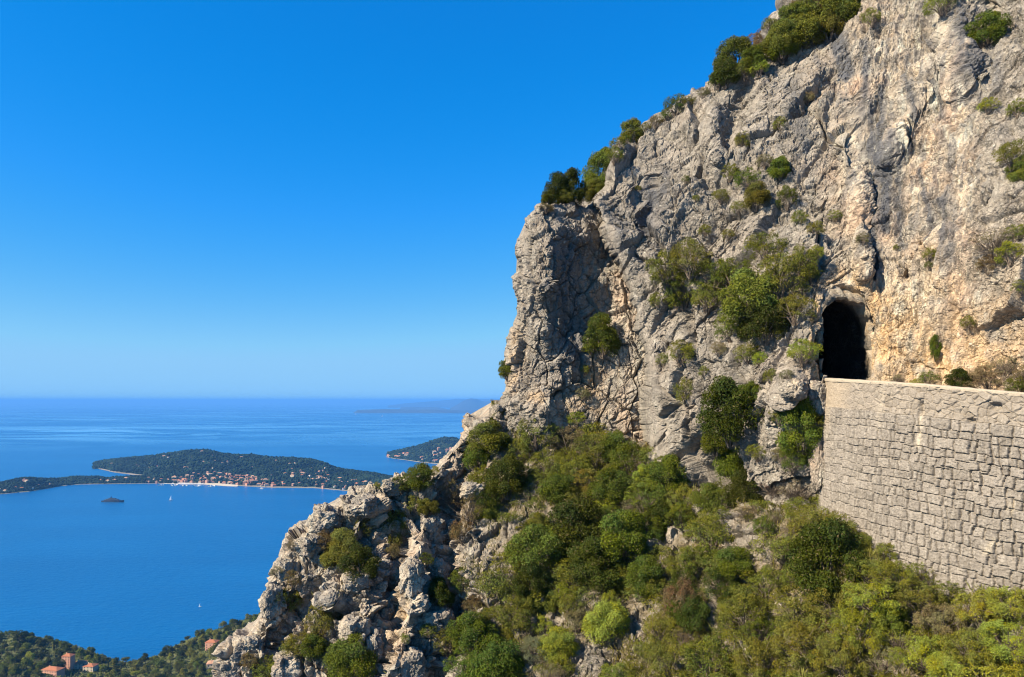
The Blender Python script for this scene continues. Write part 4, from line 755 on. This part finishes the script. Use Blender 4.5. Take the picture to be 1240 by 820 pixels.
ZONES = [(1190, 40, 45, 'in the gully high on the right'), (1015, 20, 60, 'on the skyline at the cliff top'), (890, 75, 50, 'on the cliff edge under the skyline top'), (790, 148, 60, 'on the stepped skyline of the cliff'), (690, 225, 60, 'on top of the crag'),
         (1220, 170, 70, 'on the upper right rock face'), (1215, 300, 60, 'on the right rock face above the road'), (1120, 310, 40, 'in the niche above the tunnel road'), (1150, 460, 110, 'behind the wall top at the cliff foot'), (915, 220, 60, 'high on the main rock face'), (985, 270, 40, 'on the rock above the tunnel'),
         (825, 335, 55, 'in the left clump mid cliff'), (925, 350, 75, 'in the big clump left of the tunnel'), (720, 410, 60, 'in the shaded side of the crag'), (612, 445, 30, 'overhanging the sea from the crag'), (825, 450, 50, 'on the pale slab edge'), (955, 430, 60, 'beside the tunnel mouth'),
         (885, 540, 70, 'in the gully left of the wall'), (970, 545, 60, 'against the left end of the stone wall'), (600, 545, 60, 'at the foot of the crag'), (740, 560, 90, 'on the slope below the crag'), (495, 600, 60, 'on the ridge crest over the sea'), (420, 670, 60, 'on the left ridge rocks'), (360, 740, 80, 'on the lower left rocks'), (555, 620, 50, 'in the gully behind the left ridge'),
         (550, 740, 70, 'beside the right flank of the ridge rocks'), (425, 800, 60, 'at the bottom of the ridge rocks'), (620, 780, 80, 'at the slope bottom right of the ridge'), (690, 650, 90, 'in the scrub mid slope'), (740, 745, 50, 'around the bright yellow bush'), (840, 710, 70, 'on the middle slope'), (810, 790, 80, 'at the bottom of the scrub slope'), (1000, 660, 70, 'below the left end of the wall'), (930, 750, 90, 'right of mid slope'),
         (1090, 700, 70, 'along the foot of the stone wall'), (1060, 780, 80, 'near the bottom under the wall'), (1210, 740, 80, 'under the right end of the wall'), (1180, 810, 80, 'in the bottom right corner')]
def zone(x, y): return min(ZONES, key=lambda z: math.hypot(x - z[0], y - z[1]) / z[2])[3]
def ordinals(items, phrase_of):
    """number look-alikes from left to right so that every label names one thing"""
    by = {}
    for it in items: by.setdefault(phrase_of(it), []).append(it)
    names = ['first', 'second', 'third', 'fourth', 'fifth', 'sixth', 'seventh', 'eighth', 'ninth', 'tenth', 'eleventh', 'twelfth', 'thirteenth', 'fourteenth', 'fifteenth', 'sixteenth', 'seventeenth', 'eighteenth', 'nineteenth', 'twentieth', 'twenty-first', 'twenty-second', 'twenty-third']
    out = {}
    for ph, L in by.items():
        L.sort(key=lambda it: it[0]); 
        for k, it in enumerate(L):
            out[id(it)] = ph if len(L) == 1 else (('left ' if k == 0 else 'right ') + ph if len(L) == 2 else ('leftmost ' + ph if k == 0 else 'rightmost ' + ph if k == len(L) - 1 else names[k] + ' ' + ph.replace(' on ', ' from the left on ', 1) if False else names[k] + ' from left, ' + ph))
    return out
def shr_phrase(s):
    sz = 'big ' if s[2] > 58 else 'small ' if s[2] < 28 else ''
    return f"{sz}{WORD[s[5]]} {FORM[s[4]]} {zone(s[0], s[1])}"
LAB = ordinals(SHR, shr_phrase); sr = np.random.default_rng(3)
SHR.sort(key=lambda s: s[1]); used_sm = {}
for s in SHR:
    cx, cy, w, h, kind, cl = s
    P_, N_ = surf(cx, cy + .30 * h); Y = P_[1]; r_ = w / 2 / F * Y / 1.02; hz = h / F * Y / 1.62
    fol, stems = PROTO[kind][sr.integers(len(PROTO[kind]))]
    root = link('shrub', None); root.empty_display_size = .3
    tow = np.array([-P_[0], -P_[1], 0]); tow /= np.linalg.norm(tow); root.location = P_ + tow * r_ * .25 - np.array([0, 0, .22 * hz])
    root.rotation_euler = (sr.normal(0, .06), sr.normal(0, .06), sr.uniform(0, 6.28)); root.scale = (r_ * sr.uniform(.85, 1.2), r_ * sr.uniform(.85, 1.2), hz * sr.uniform(.88, 1.1))
    tag(root, LAB[id(s)], 'shrub', 'shrubs growing on the cliff and hillside')
    f_ = link('foliage', fol, root); c = np.array(COLS[cl]) * sr.uniform(.85, 1.18) * (1 + sr.normal(0, .05, 3)); f_.color = (*c, 1)
    link('stems', stems, root)

def low_scrub():
    """the small scrub between the shrubs, one tangled mass"""
    r = np.random.default_rng(17); Vs, As = [], []
    for x, y, w, kd, cl in MASS:
        fol = PROTO[kd][r.integers(len(PROTO[kd]))][0]; co = np.empty(len(fol.vertices) * 3, np.float32); fol.vertices.foreach_get('co', co); co = co.reshape(-1, 4, 3)
        av = np.empty(len(fol.polygons) * 4, np.float32); fol.attributes['leaf_var'].data.foreach_get('color', av); av = av.reshape(-1, 4)[:, :3]
        k = r.choice(len(co), min(len(co), 2600), replace=False); q = co[k]; c_ = q.mean(1, keepdims=True); q = c_ + (q - c_) * 1.5
        P_, N_ = surf(x, y + .25 * w); s = w / 2 / F * P_[1]; a = r.uniform(0, 6.28); R_ = np.array([[math.cos(a), -math.sin(a), 0], [math.sin(a), math.cos(a), 0], [0, 0, 1]])
        Vs.append((q @ R_.T) * np.array([s * r.uniform(.9, 1.3), s * r.uniform(.9, 1.3), s * .8]) + P_ - np.array([0, 0, .15 * s])); v = av[k].copy(); v[:, 0] = np.clip(v[:, 0] + r.normal(0, .2), 0, 1); v[:, 1] = np.clip(v[:, 1] + r.normal(0, .12), 0, 1); As.append(v)
    V = np.concatenate(Vs).reshape(-1, 3); o = link('low_scrub', mesh_np('low_scrub', V, np.arange(len(V)).reshape(-1, 4), [LEAF], False, None, {'leaf_var': ('FACE', np.concatenate(As))})); o.color = (.140, .152, .015, 1)
    tag(o, 'tangled low scrub filling the gaps between the shrubs on the slope', 'scrub', kind='stuff')
low_scrub()

# low ground cover between the bushes: dry grass and small leaves, one mass
def ground_cover():
    r = np.random.default_rng(77); px, py = to_px(PC); m = inside(px, py, [(x, y) for x, y in C_POLY]); idx = np.nonzero(m)[0]
    w = 1 - .97 * np.clip(bare(px[idx], py[idx]) * 1.3, 0, 1); w *= np.where(px[idx] < 560, .05, 1); nz = perlin(PC[idx] / 1.6, 800); w *= np.clip(.5 + 1.5 * nz, .05, 1)
    def pick(n): return PC[r.choice(idx, n, p=w / w.sum())]
    n = 110000; p = pick(n) + r.normal(size=(n, 3)) * .05; d = r.normal(size=(n, 3)) * .45 + np.array([-.15, -.3, 1.]); d /= np.linalg.norm(d, axis=1)[:, None]; ln = r.uniform(.12, .48, n)
    side = np.cross(d, r.normal(size=(n, 3))); side /= np.linalg.norm(side, axis=1)[:, None]; tip = p + (d + r.normal(size=(n, 3)) * .2) * ln[:, None]; mid = (p + tip) / 2 + r.normal(size=(n, 3)) * .02
    wd = r.uniform(.012, .03, n)[:, None]; V = np.stack([p - d * .05, mid + side * wd, tip, mid - side * wd], 1).reshape(-1, 3)
    A = np.stack([np.clip(.5 + .9 * perlin(p / 2.5, 810) + r.normal(0, .15, n), 0, 1), np.clip(.5 + .5 * perlin(p / 1.2, 811) + r.normal(0, .15, n), 0, 1), r.random(n) * 1.06], -1)
    o = link('ground_cover', mesh_np('ground_cover', V, np.arange(4 * n).reshape(n, 4), [LEAF], False, None, {'leaf_var': ('FACE', A)})); o.color = (.150, .146, .030, 1)
    tag(o, 'dry grass and low herbs between the bushes on the slope', 'ground cover', kind='stuff')
ground_cover()

# ------------------------------------------------------------------ loose rocks along the ridge
def boulder(cx, cy, w, h, label, seed, sx=1.):
    P_, N_ = surf(cx, cy + .15 * h); Y = P_[1]; V0, F0 = ico(5); q = V0 * 1.0
    f1, e1 = facets(q * 1.15 + seed * 3.7, 900 + seed, 1.0); f2, e2 = facets(q * np.array([2.6, 2.6, 3.4]) + seed, 930 + seed); f3, _ = facets(q * 7 + seed, 960 + seed)
    cube = np.abs(q).max(1); d = (1 / cube) ** .55 * (1 + .30 * f1 + .13 * f2 + .045 * f3 + .05 * fbm(q * 5 + seed, 3, 970, .6, True) - .06 * (1 - sst(0, .08, e2)))
    V = q * d[:, None]; k = np.array([w / 2 / F * Y, w / 2 / F * Y * .9, h / 2 / F * Y]) * .88; V = V * k
    a = RNG.uniform(0, 1.2); R = np.array([[math.cos(a), -math.sin(a), 0], [math.sin(a), math.cos(a), 0], [0, 0, 1]]); V = V @ R.T
    n = len(V); st = np.zeros((n, 3)); st[:, 0] = .6
    o = link('boulder', mesh_np('boulder', V, F0, [ROCK], True, None, {'stain': ('POINT', st), 'soil': ('POINT', np.zeros(n))})); o.location = P_ + np.array([0, -.05 * w / F * Y, 0]); tag(o, label, 'rock', 'rocks jutting from the ridge')
for k, a in enumerate([(590, 518, 50, 40, 'pale limestone block jutting toward the sea at the top of the ridge'), (600, 496, 20, 18, 'small pale rock on top of the topmost jutting block'), (553, 562, 26, 30, 'rounded pale rock on the crest below the topmost block'), (572, 592, 30, 20, 'pale rock among brown bushes behind the crest'),
    (476, 586, 24, 22, 'pale rock beside the dark bush on the sea crest'), (440, 610, 40, 28, 'flat topped rock on the crest above the bay'), (395, 627, 38, 28, 'broad pale rock on the crest left of the big olive bush'), (372, 655, 34, 24, 'sloping rock just below the broad pale crest rock'), (345, 685, 28, 34, 'leftmost upper rock of the ridge against the sea'), (332, 722, 26, 40, 'tall pale rock on the left outline of the ridge'),
    (300, 780, 38, 32, 'pale rock at the bottom left end of the ridge'), (281, 806, 26, 30, 'lowest rock at the bottom left corner of the ridge'), (430, 700, 34, 24, 'grey rock under the dark bush on the ridge'), (375, 705, 30, 26, 'grey rock in the middle of the left ridge'), (520, 640, 34, 40, 'large upright pale rock on the ridge flank'), (500, 690, 28, 44, 'tall narrow rock in the middle of the ridge flank'), (530, 690, 26, 28, 'dark cracked rock right of the tall narrow rock'), (545, 640, 28, 22, 'angular rock with shaded side below brown bushes'),
    (430, 755, 34, 28, 'rounded grey rock above the green bush at the bottom'), (470, 735, 26, 40, 'pale leaning rock on the lower flank'), (455, 780, 22, 36, 'dark fissured rock left of the pale lower slab'), (500, 800, 30, 40, 'pale slab rock at the bottom of the flank'), (545, 800, 36, 26, 'squared pale rock beside the scrub at the bottom'), (350, 800, 34, 26, 'white rock between olive bushes at the lower left'), (528, 745, 40, 34, 'large grey rock face right of the flank slab'),
    (786, 656, 20, 16, 'small white rock among the mid slope bushes'), (812, 642, 12, 20, 'narrow white rock beside the mid slope bushes'), (848, 610, 16, 16, 'small white rock in the gully left of the wall'), (906, 787, 9, 9, 'small white stone near the bottom of the slope'), (960, 470, 30, 24, 'grey rock beside the left end of the wall'), (989, 478, 34, 44, 'grey rock wedged between the tunnel mouth and the left end of the wall'), (993, 560, 24, 60, 'upright grey rock against the left edge of the stone wall'), (655, 722, 14, 14, 'small grey rock half hidden in the lower scrub'), (775, 770, 12, 20, 'narrow pale rock beside the bright yellow bush')]): boulder(a[0], a[1], a[2], a[3], a[4], k)

# ------------------------------------------------------------------ wooded coast far below, with houses
K_CTRL = [(-400, 790, 990), (-400, 920, 600), (630, 750, 1000), (630, 920, 600), (-60, 774, 1040), (0, 774, 1030), (60, 782, 1010), (110, 795, 985), (155, 812, 950), (190, 800, 975), (230, 781, 1000), (275, 767, 1010), (320, 750, 1030), (380, 735, 1040), (-60, 840, 800), (60, 840, 795), (155, 840, 850), (260, 840, 800), (380, 840, 800), (-60, 920, 620), (155, 920, 640), (380, 920, 620)]
K_POLY = [(-420, 790), (-200, 770), (-90, 774), (0, 773), (40, 777), (70, 784), (110, 796), (135, 806), (155, 809), (178, 806), (195, 798), (230, 780), (252, 773), (275, 766), (300, 756), (320, 748), (350, 738), (420, 734), (640, 745), (640, 960), (-420, 960)]
def k_disp(P, gx, gy): return 4.0 * fbm(P / 40., 4, 1000), {'stain': np.zeros(gx.shape + (3,)), 'soil': np.ones(gx.shape)}
coast, PK, NK = layer('coast_slope', K_POLY, K_CTRL, (-400, 630, 700, 950), 3.0, 60, k_disp, curl=(5., 1.15), roundr=6)
coast.data.materials.clear(); coast.data.materials.append(plain('maquis_ground', (.075, .078, .030), .95, .05, .6, .05)); tag(coast, 'wooded slope of the coast far below', 'coast', kind='structure')
kx, ky = to_px(PK)
def coast_scrub():
    r = np.random.default_rng(88); idx = np.nonzero(inside(kx, ky + 6, K_POLY) & (kx > -40) & (kx < 335) & (ky < 850))[0]; n = 26000
    p = PK[r.choice(idx, n)] + np.stack([r.uniform(-4, 4, n), r.uniform(-4, 4, n), r.uniform(-.3, 2.0, n)], -1); nn = r.normal(size=(n, 3)) * .6 + np.array([-.2, -.3, .8]); nn /= np.linalg.norm(nn, axis=1)[:, None]
    V, Fc = quads(p, nn, r.uniform(.5, 1.3, n), r); A = np.stack([np.clip(.5 + .8 * perlin(p / 45., 820) + r.normal(0, .1, n), 0, 1), np.clip(.45 + .5 * perlin(p / 18., 821) + r.normal(0, .15, n), 0, 1), r.random(n)], -1)
    o = link('coast_scrub', mesh_np('coast_scrub', V, Fc, [LEAF], False, None, {'leaf_var': ('FACE', A)})); o.color = (.11, .125, .026, 1); tag(o, 'low green scrub covering the coast slope far below', 'scrub', kind='stuff')
COAST_SCRUB = True
def ksurf(x, y): 
    d = (kx - x) ** 2 + (ky - y) ** 2; c = np.nonzero(d < d.min() + 9)[0]; return PK[c[np.argmin(PK[c, 1])]]
def tree_proto(r, kind):
    if kind == 'cypress':
        L = np.array([(r.normal(0, .03), r.normal(0, .03), z, .16 * (1 - abs(z - .35) * .55)) for z in np.linspace(.15, 1.5, 9)]); fol = leaf_mesh('crown', r, L, 620, .035); tr = (1.1, .05)
    elif kind == 'pine':
        L = np.array([(math.cos(a) * q, math.sin(a) * q, 1.2 + r.uniform(-.07, .1), r.uniform(.2, .3)) for a, q in zip(r.uniform(0, 6.3, 16), np.sqrt(r.random(16)) * .62)]); fol = leaf_mesh('crown', r, L, 170, .045, .2); tr = (1.2, .06)
    else: L = lobes(r, 16, .9, .66, (.26, .42)); L[:, 2] += .25; fol = leaf_mesh('crown', r, L, 150, .055, .15); tr = (.9, .07)
    b = MB(); b.tube((0, 0, -.4), (.02, .02, tr[0] * .6), tr[1], tr[1] * .7, 6); b.tube((.02, .02, tr[0] * .6), (0, 0, tr[0] * 1.05), tr[1] * .7, tr[1] * .3, 6)
    for q in L[:5]: b.tube((.02, .02, tr[0] * .5), q[:3], tr[1] * .4, tr[1] * .15, 5)
    return fol, b.mesh('trunk', [BARK])
TP = {'cypress': [tree_proto(PR, 'cypress') for _ in range(2)], 'pine': [tree_proto(PR, 'pine') for _ in range(2)], 'oak': [tree_proto(PR, 'oak') for _ in range(4)]}
HOUSES = [(66, 812, 22, 'pink'), (84, 802, 11, 'pinktower'), (100, 803, 12, 'cream'), (112, 806, 13, 'cream2'), (256, 777, 13, 'pinkbig'), (259, 800, 16, 'creamlow'), (276, 783, 9, 'creamsmall')]
TR = []; r = np.random.default_rng(41); tries = 0
if COAST_SCRUB: coast_scrub()
while len(TR) < 235 and tries < 9000:
    tries += 1; x, y = r.uniform(-20, 325), r.uniform(745, 824)
    if not inside(np.array([x]), np.array([y]), K_POLY)[0]: continue
    if any(abs(x - hx) < hw * .62 + 3 and -4 < y - hy < 13 for hx, hy, hw, _ in HOUSES): continue
    w = r.uniform(8, 17)
    if any((x - a[0]) ** 2 + ((y - a[1]) * 1.5) ** 2 < (.36 * (w + a[2])) ** 2 for a in TR): continue
    kd = r.choice(['oak', 'cypress', 'pine'], p=[.72, .14, .14]) if x < 150 else r.choice(['oak', 'pine', 'cypress'], p=[.9, .06, .04])
    TR.append((x, y, w, kd, r.choice(['dark', 'green', 'olive', 'lime'], p=[.5, .28, .14, .08]) if x < 150 else r.choice(['dark', 'green', 'olive', 'lime'], p=[.22, .33, .3, .15])))
for k_ in range(64):                                               # the fringe of trees along the brow of the slope
    x = -18 + k_ * 5.4 + r.uniform(-2, 2); ed = [q for q in K_POLY[3:17]]; y = np.interp(x, [q[0] for q in ed], [q[1] for q in ed]) - r.uniform(3.5, 7.5)
    TR.append((x, y, r.uniform(7, 14), 'oak' if r.random() < .8 else 'pine', r.choice(['dark', 'green', 'olive'])))
TNAME = {'oak': 'round crowned tree', 'cypress': 'tall narrow cypress', 'pine': 'flat topped pine'}
def tphrase(t):
    x, y = t[0], t[1]; z = 'at the left edge of the coast wood' if x < 40 else 'above the pink villa far below' if x < 90 and y < 805 else 'beside the pink villa far below' if x < 92 else 'by the cream houses far below' if x < 130 else 'by the small sea inlet far below' if x < 185 else 'on the open slope right of the inlet' if x < 236 else 'around the pink house left of the ridge' if y < 792 else 'beside the low cream house left of the ridge'
    return f"{ {'dark':'dark','green':'mid green','olive':'olive','lime':'pale green'}[t[4]]} {TNAME[t[3]]} {z}"
TLAB = {}
by = {}
for t in TR: by.setdefault(tphrase(t), []).append(t)
for ph, L_ in by.items():
    for t in L_: TLAB[id(t)] = ph
for t in TR:
    x, y, w, kd, cl = t; p = ksurf(x, y + 3); root = link('tree', None); root.location = p; s = w / 2 / F * p[1]
    if kd == 'cypress': s *= 1.25
    fol, trk = TP[kd][r.integers(len(TP[kd]))]; root.scale = (s, s, s * r.uniform(.85, 1.15)); root.rotation_euler = (0, 0, r.uniform(0, 6.3))
    tag(root, TLAB[id(t)], 'tree', 'trees of the coast wood far below: ' + TLAB[id(t)])
    f_ = link('crown', fol, root); c = np.array(COLS[cl]) * 1.0 * r.uniform(.75, 1.3); f_.color = (*c, 1); link('trunk', trk, root)
def coast_house(x, y, wpx, kind):
    p = ksurf(x, y + 5); s = wpx / F * p[1]; wall = W_PINK if 'pink' in kind else W_CREAM; roof = R_TERRA if kind != 'creamlow' else R_PALE
    hgt = {'pink': 6.5, 'pinktower': 15, 'cream': 6, 'cream2': 6, 'pinkbig': 8, 'creamlow': 4, 'creamsmall': 4}[kind]; d = min(12, s * .8)
    root = link('house', None); root.location = p + np.array([0, 0, .5]); root.rotation_euler = (0, 0, {'pink': -.25, 'cream': .3, 'creamlow': .2}.get(kind, -.1))
    tag(root, {'pink': 'long pink villa with terracotta roof in the coast wood at the bottom left', 'pinktower': 'square pink tower house behind the long pink villa', 'cream': 'small cream house with orange roof between the dark trees at the bottom left', 'cream2': 'cream cottage just right of the small orange roofed house', 'pinkbig': 'tall pink house near the shore left of the ridge', 'creamlow': 'low cream house with pale roof at the slope left of the ridge', 'creamsmall': 'tiny cream cottage right of the tall pink house'}[kind], 'house')
    b = MB(); b.box(-s / 2, s / 2, -d / 2, d / 2, -6, hgt); link('walls', b.mesh('walls', [wall]), root)
    b = MB(); b.hip(-s / 2 - .6, s / 2 + .6, -d / 2 - .6, d / 2 + .6, hgt + .02, 2.6); rf = link('roof', b.mesh('roof', [roof]), root)
    b = MB(); b.box(-s * .25, -s * .25 + 1, -.5, .5, hgt + .8, hgt + 3.4); link('chimney', b.mesh('chimney', [wall]), rf)
    nw = max(2, int(s / 3.6))
    for fl in range(max(1, int(hgt // 3))):
        for k in range(nw):
            wx = -s / 2 + (k + .5) * s / nw; b = MB(); b.box(wx - .55, wx + .55, -d / 2 - .07, -d / 2 + .2, .9 + 3 * fl, 2.5 + 3 * fl); link('window', b.mesh('window', [WIN]), root)
    b = MB(); b.box(-.6, .6, -d / 2 - .09, -d / 2 + .2, -.2, .85 if hgt < 3.5 else .88); link('door', b.mesh('door', [plain('shutter_green', (.08, .14, .10))]), root)
for h_ in HOUSES: coast_house(*h_)

# ------------------------------------------------------------------ boats
NAVY = plain('navy_hull', (.012, .022, .045), .35, .5); GLASS = plain('ship_glass', (.01, .012, .016), .15, .6); DECKG = plain('ship_superstructure', (.03, .042, .065), .4, .4)
def yacht():
    Y = 2910.; root = link('motor_yacht', None); root.location = ((137 - CX) / F * Y, Y, 0); root.rotation_euler = (0, 0, math.radians(-8))
    tag(root, 'large dark motor yacht with stepped decks anchored in the bay', 'yacht')
    st = [(-47, 7.5, 5.5), (-40, 8, 5.8), (-20, 8.3, 6.2), (10, 8.3, 6.8), (30, 6.5, 7.6), (42, 3, 8.4), (48, .2, 9)]; V = []
    for x, w, z in st:
        b_ = .62; V += [(x - (2 if x > 40 else 0), -w * b_, -1), (x, -w, z), (x, w, z), (x - (2 if x > 40 else 0), w * b_, -1)]
    Fs = []
    for i in range(len(st) - 1):
        for k in range(4): Fs.append((4 * i + k, 4 * i + (k + 1) % 4, 4 * i + 4 + (k + 1) % 4, 4 * i + 4 + k))
    Fs += [(0, 3, 2, 1), (24, 25, 26, 27)]; b = MB(); b.add(V, Fs); link('hull', b.mesh('hull', [NAVY]), root)
    for x0, x1, w, z0, z1 in [(-36, 26, 7, 6.4, 9.6), (-28, 18, 6.2, 9.6, 12.6), (-18, 9, 5, 12.6, 15.4)]:
        b = MB(); b.add([(x0, -w, z0), (x1 + 4, -w * .8, z0), (x1 + 4, w * .8, z0), (x0, w, z0), (x0 + 2, -w * .92, z1), (x1, -w * .75, z1), (x1, w * .75, z1), (x0 + 2, w * .92, z1)], [(0, 3, 2, 1), (4, 5, 6, 7), (0, 1, 5, 4), (1, 2, 6, 5), (2, 3, 7, 6), (3, 0, 4, 7)]); dk = link('deck_house', b.mesh('deck_house', [DECKG]), root)
        b = MB(); b.box(x0 + 4, x1 - 2, -w * .98 - .04, -w * .9, z0 + 1.1, z0 + 2.2); link('window_band', b.mesh('window_band', [GLASS]), dk)
    b = MB(); b.tube((-6, 0, 15), (-7, 0, 23), 1.6, .5, 8); b.box(-8, -4, -3, 3, 18.5, 19.1); m = link('mast', b.mesh('mast', [DECKG]), root)
    b = MB(); b.tube((-12, 0, 15.4), (-13, 0, 18), 1.6, 1.6, 12); link('radar_dome', b.mesh('radar_dome', [DECKG]), m)
yacht()
SAILM = plain('sailcloth', (.85, .85, .82), .8, .1, .05)
def sailboat(x, y, ln, label):
    Y = float(gY(y)); root = link('sailboat', None); root.location = ((x - CX) / F * Y, Y, 0); root.scale = (ln / 12,) * 3; root.rotation_euler = (0, 0, .4); tag(root, label, 'sailboat')
    b = MB(); b.add([(-5.5, -1, -.3), (3, -1.2, -.3), (6, 0, -.2), (3, 1.2, -.3), (-5.5, 1, -.3), (-6, -1.5, 1.1), (3, -1.7, 1.2), (7, 0, 1.5), (3, 1.7, 1.2), (-6, 1.5, 1.1)], [(0, 1, 6, 5), (1, 2, 7, 6), (2, 3, 8, 7), (3, 4, 9, 8), (4, 0, 5, 9), (5, 6, 7, 8, 9), (4, 3, 2, 1, 0)]); link('hull', b.mesh('hull', [W_WHITE]), root)
    b = MB(); b.tube((.8, 0, 1), (.8, 0, 16), .1, .06, 6); link('mast', b.mesh('mast', [W_WHITE]), root)
    b = MB(); b.add([(.6, 0, 2.2), (.6, 0, 15.6), (-4.8, .5, 2.4), (.6, .06, 2.2), (.6, .06, 15.6), (-4.8, .56, 2.4)], [(0, 1, 2), (5, 4, 3), (0, 3, 4, 1), (1, 4, 5, 2), (2, 5, 3, 0)]); link('sail', b.mesh('sail', [SAILM]), root)
sailboat(207, 606, 16, 'small white sailboat in the bay right of the dark yacht'); sailboat(242, 735, 5.5, 'tiny white sailboat alone on the near blue water'); sailboat(431, 502.5, 48, 'tiny white sail far out near the low cape'); sailboat(463, 505, 48, 'tiny white sail far out right of the other far sail')
o = link('motorboat', BM_); o.location = ((317 - CX) / F * float(gY(592)), float(gY(592)), 0); o.scale = (1.6,) * 3; o.rotation_euler = (0, 0, .1); tag(o, 'white motorboat speeding along the far shore below the town', 'boat')
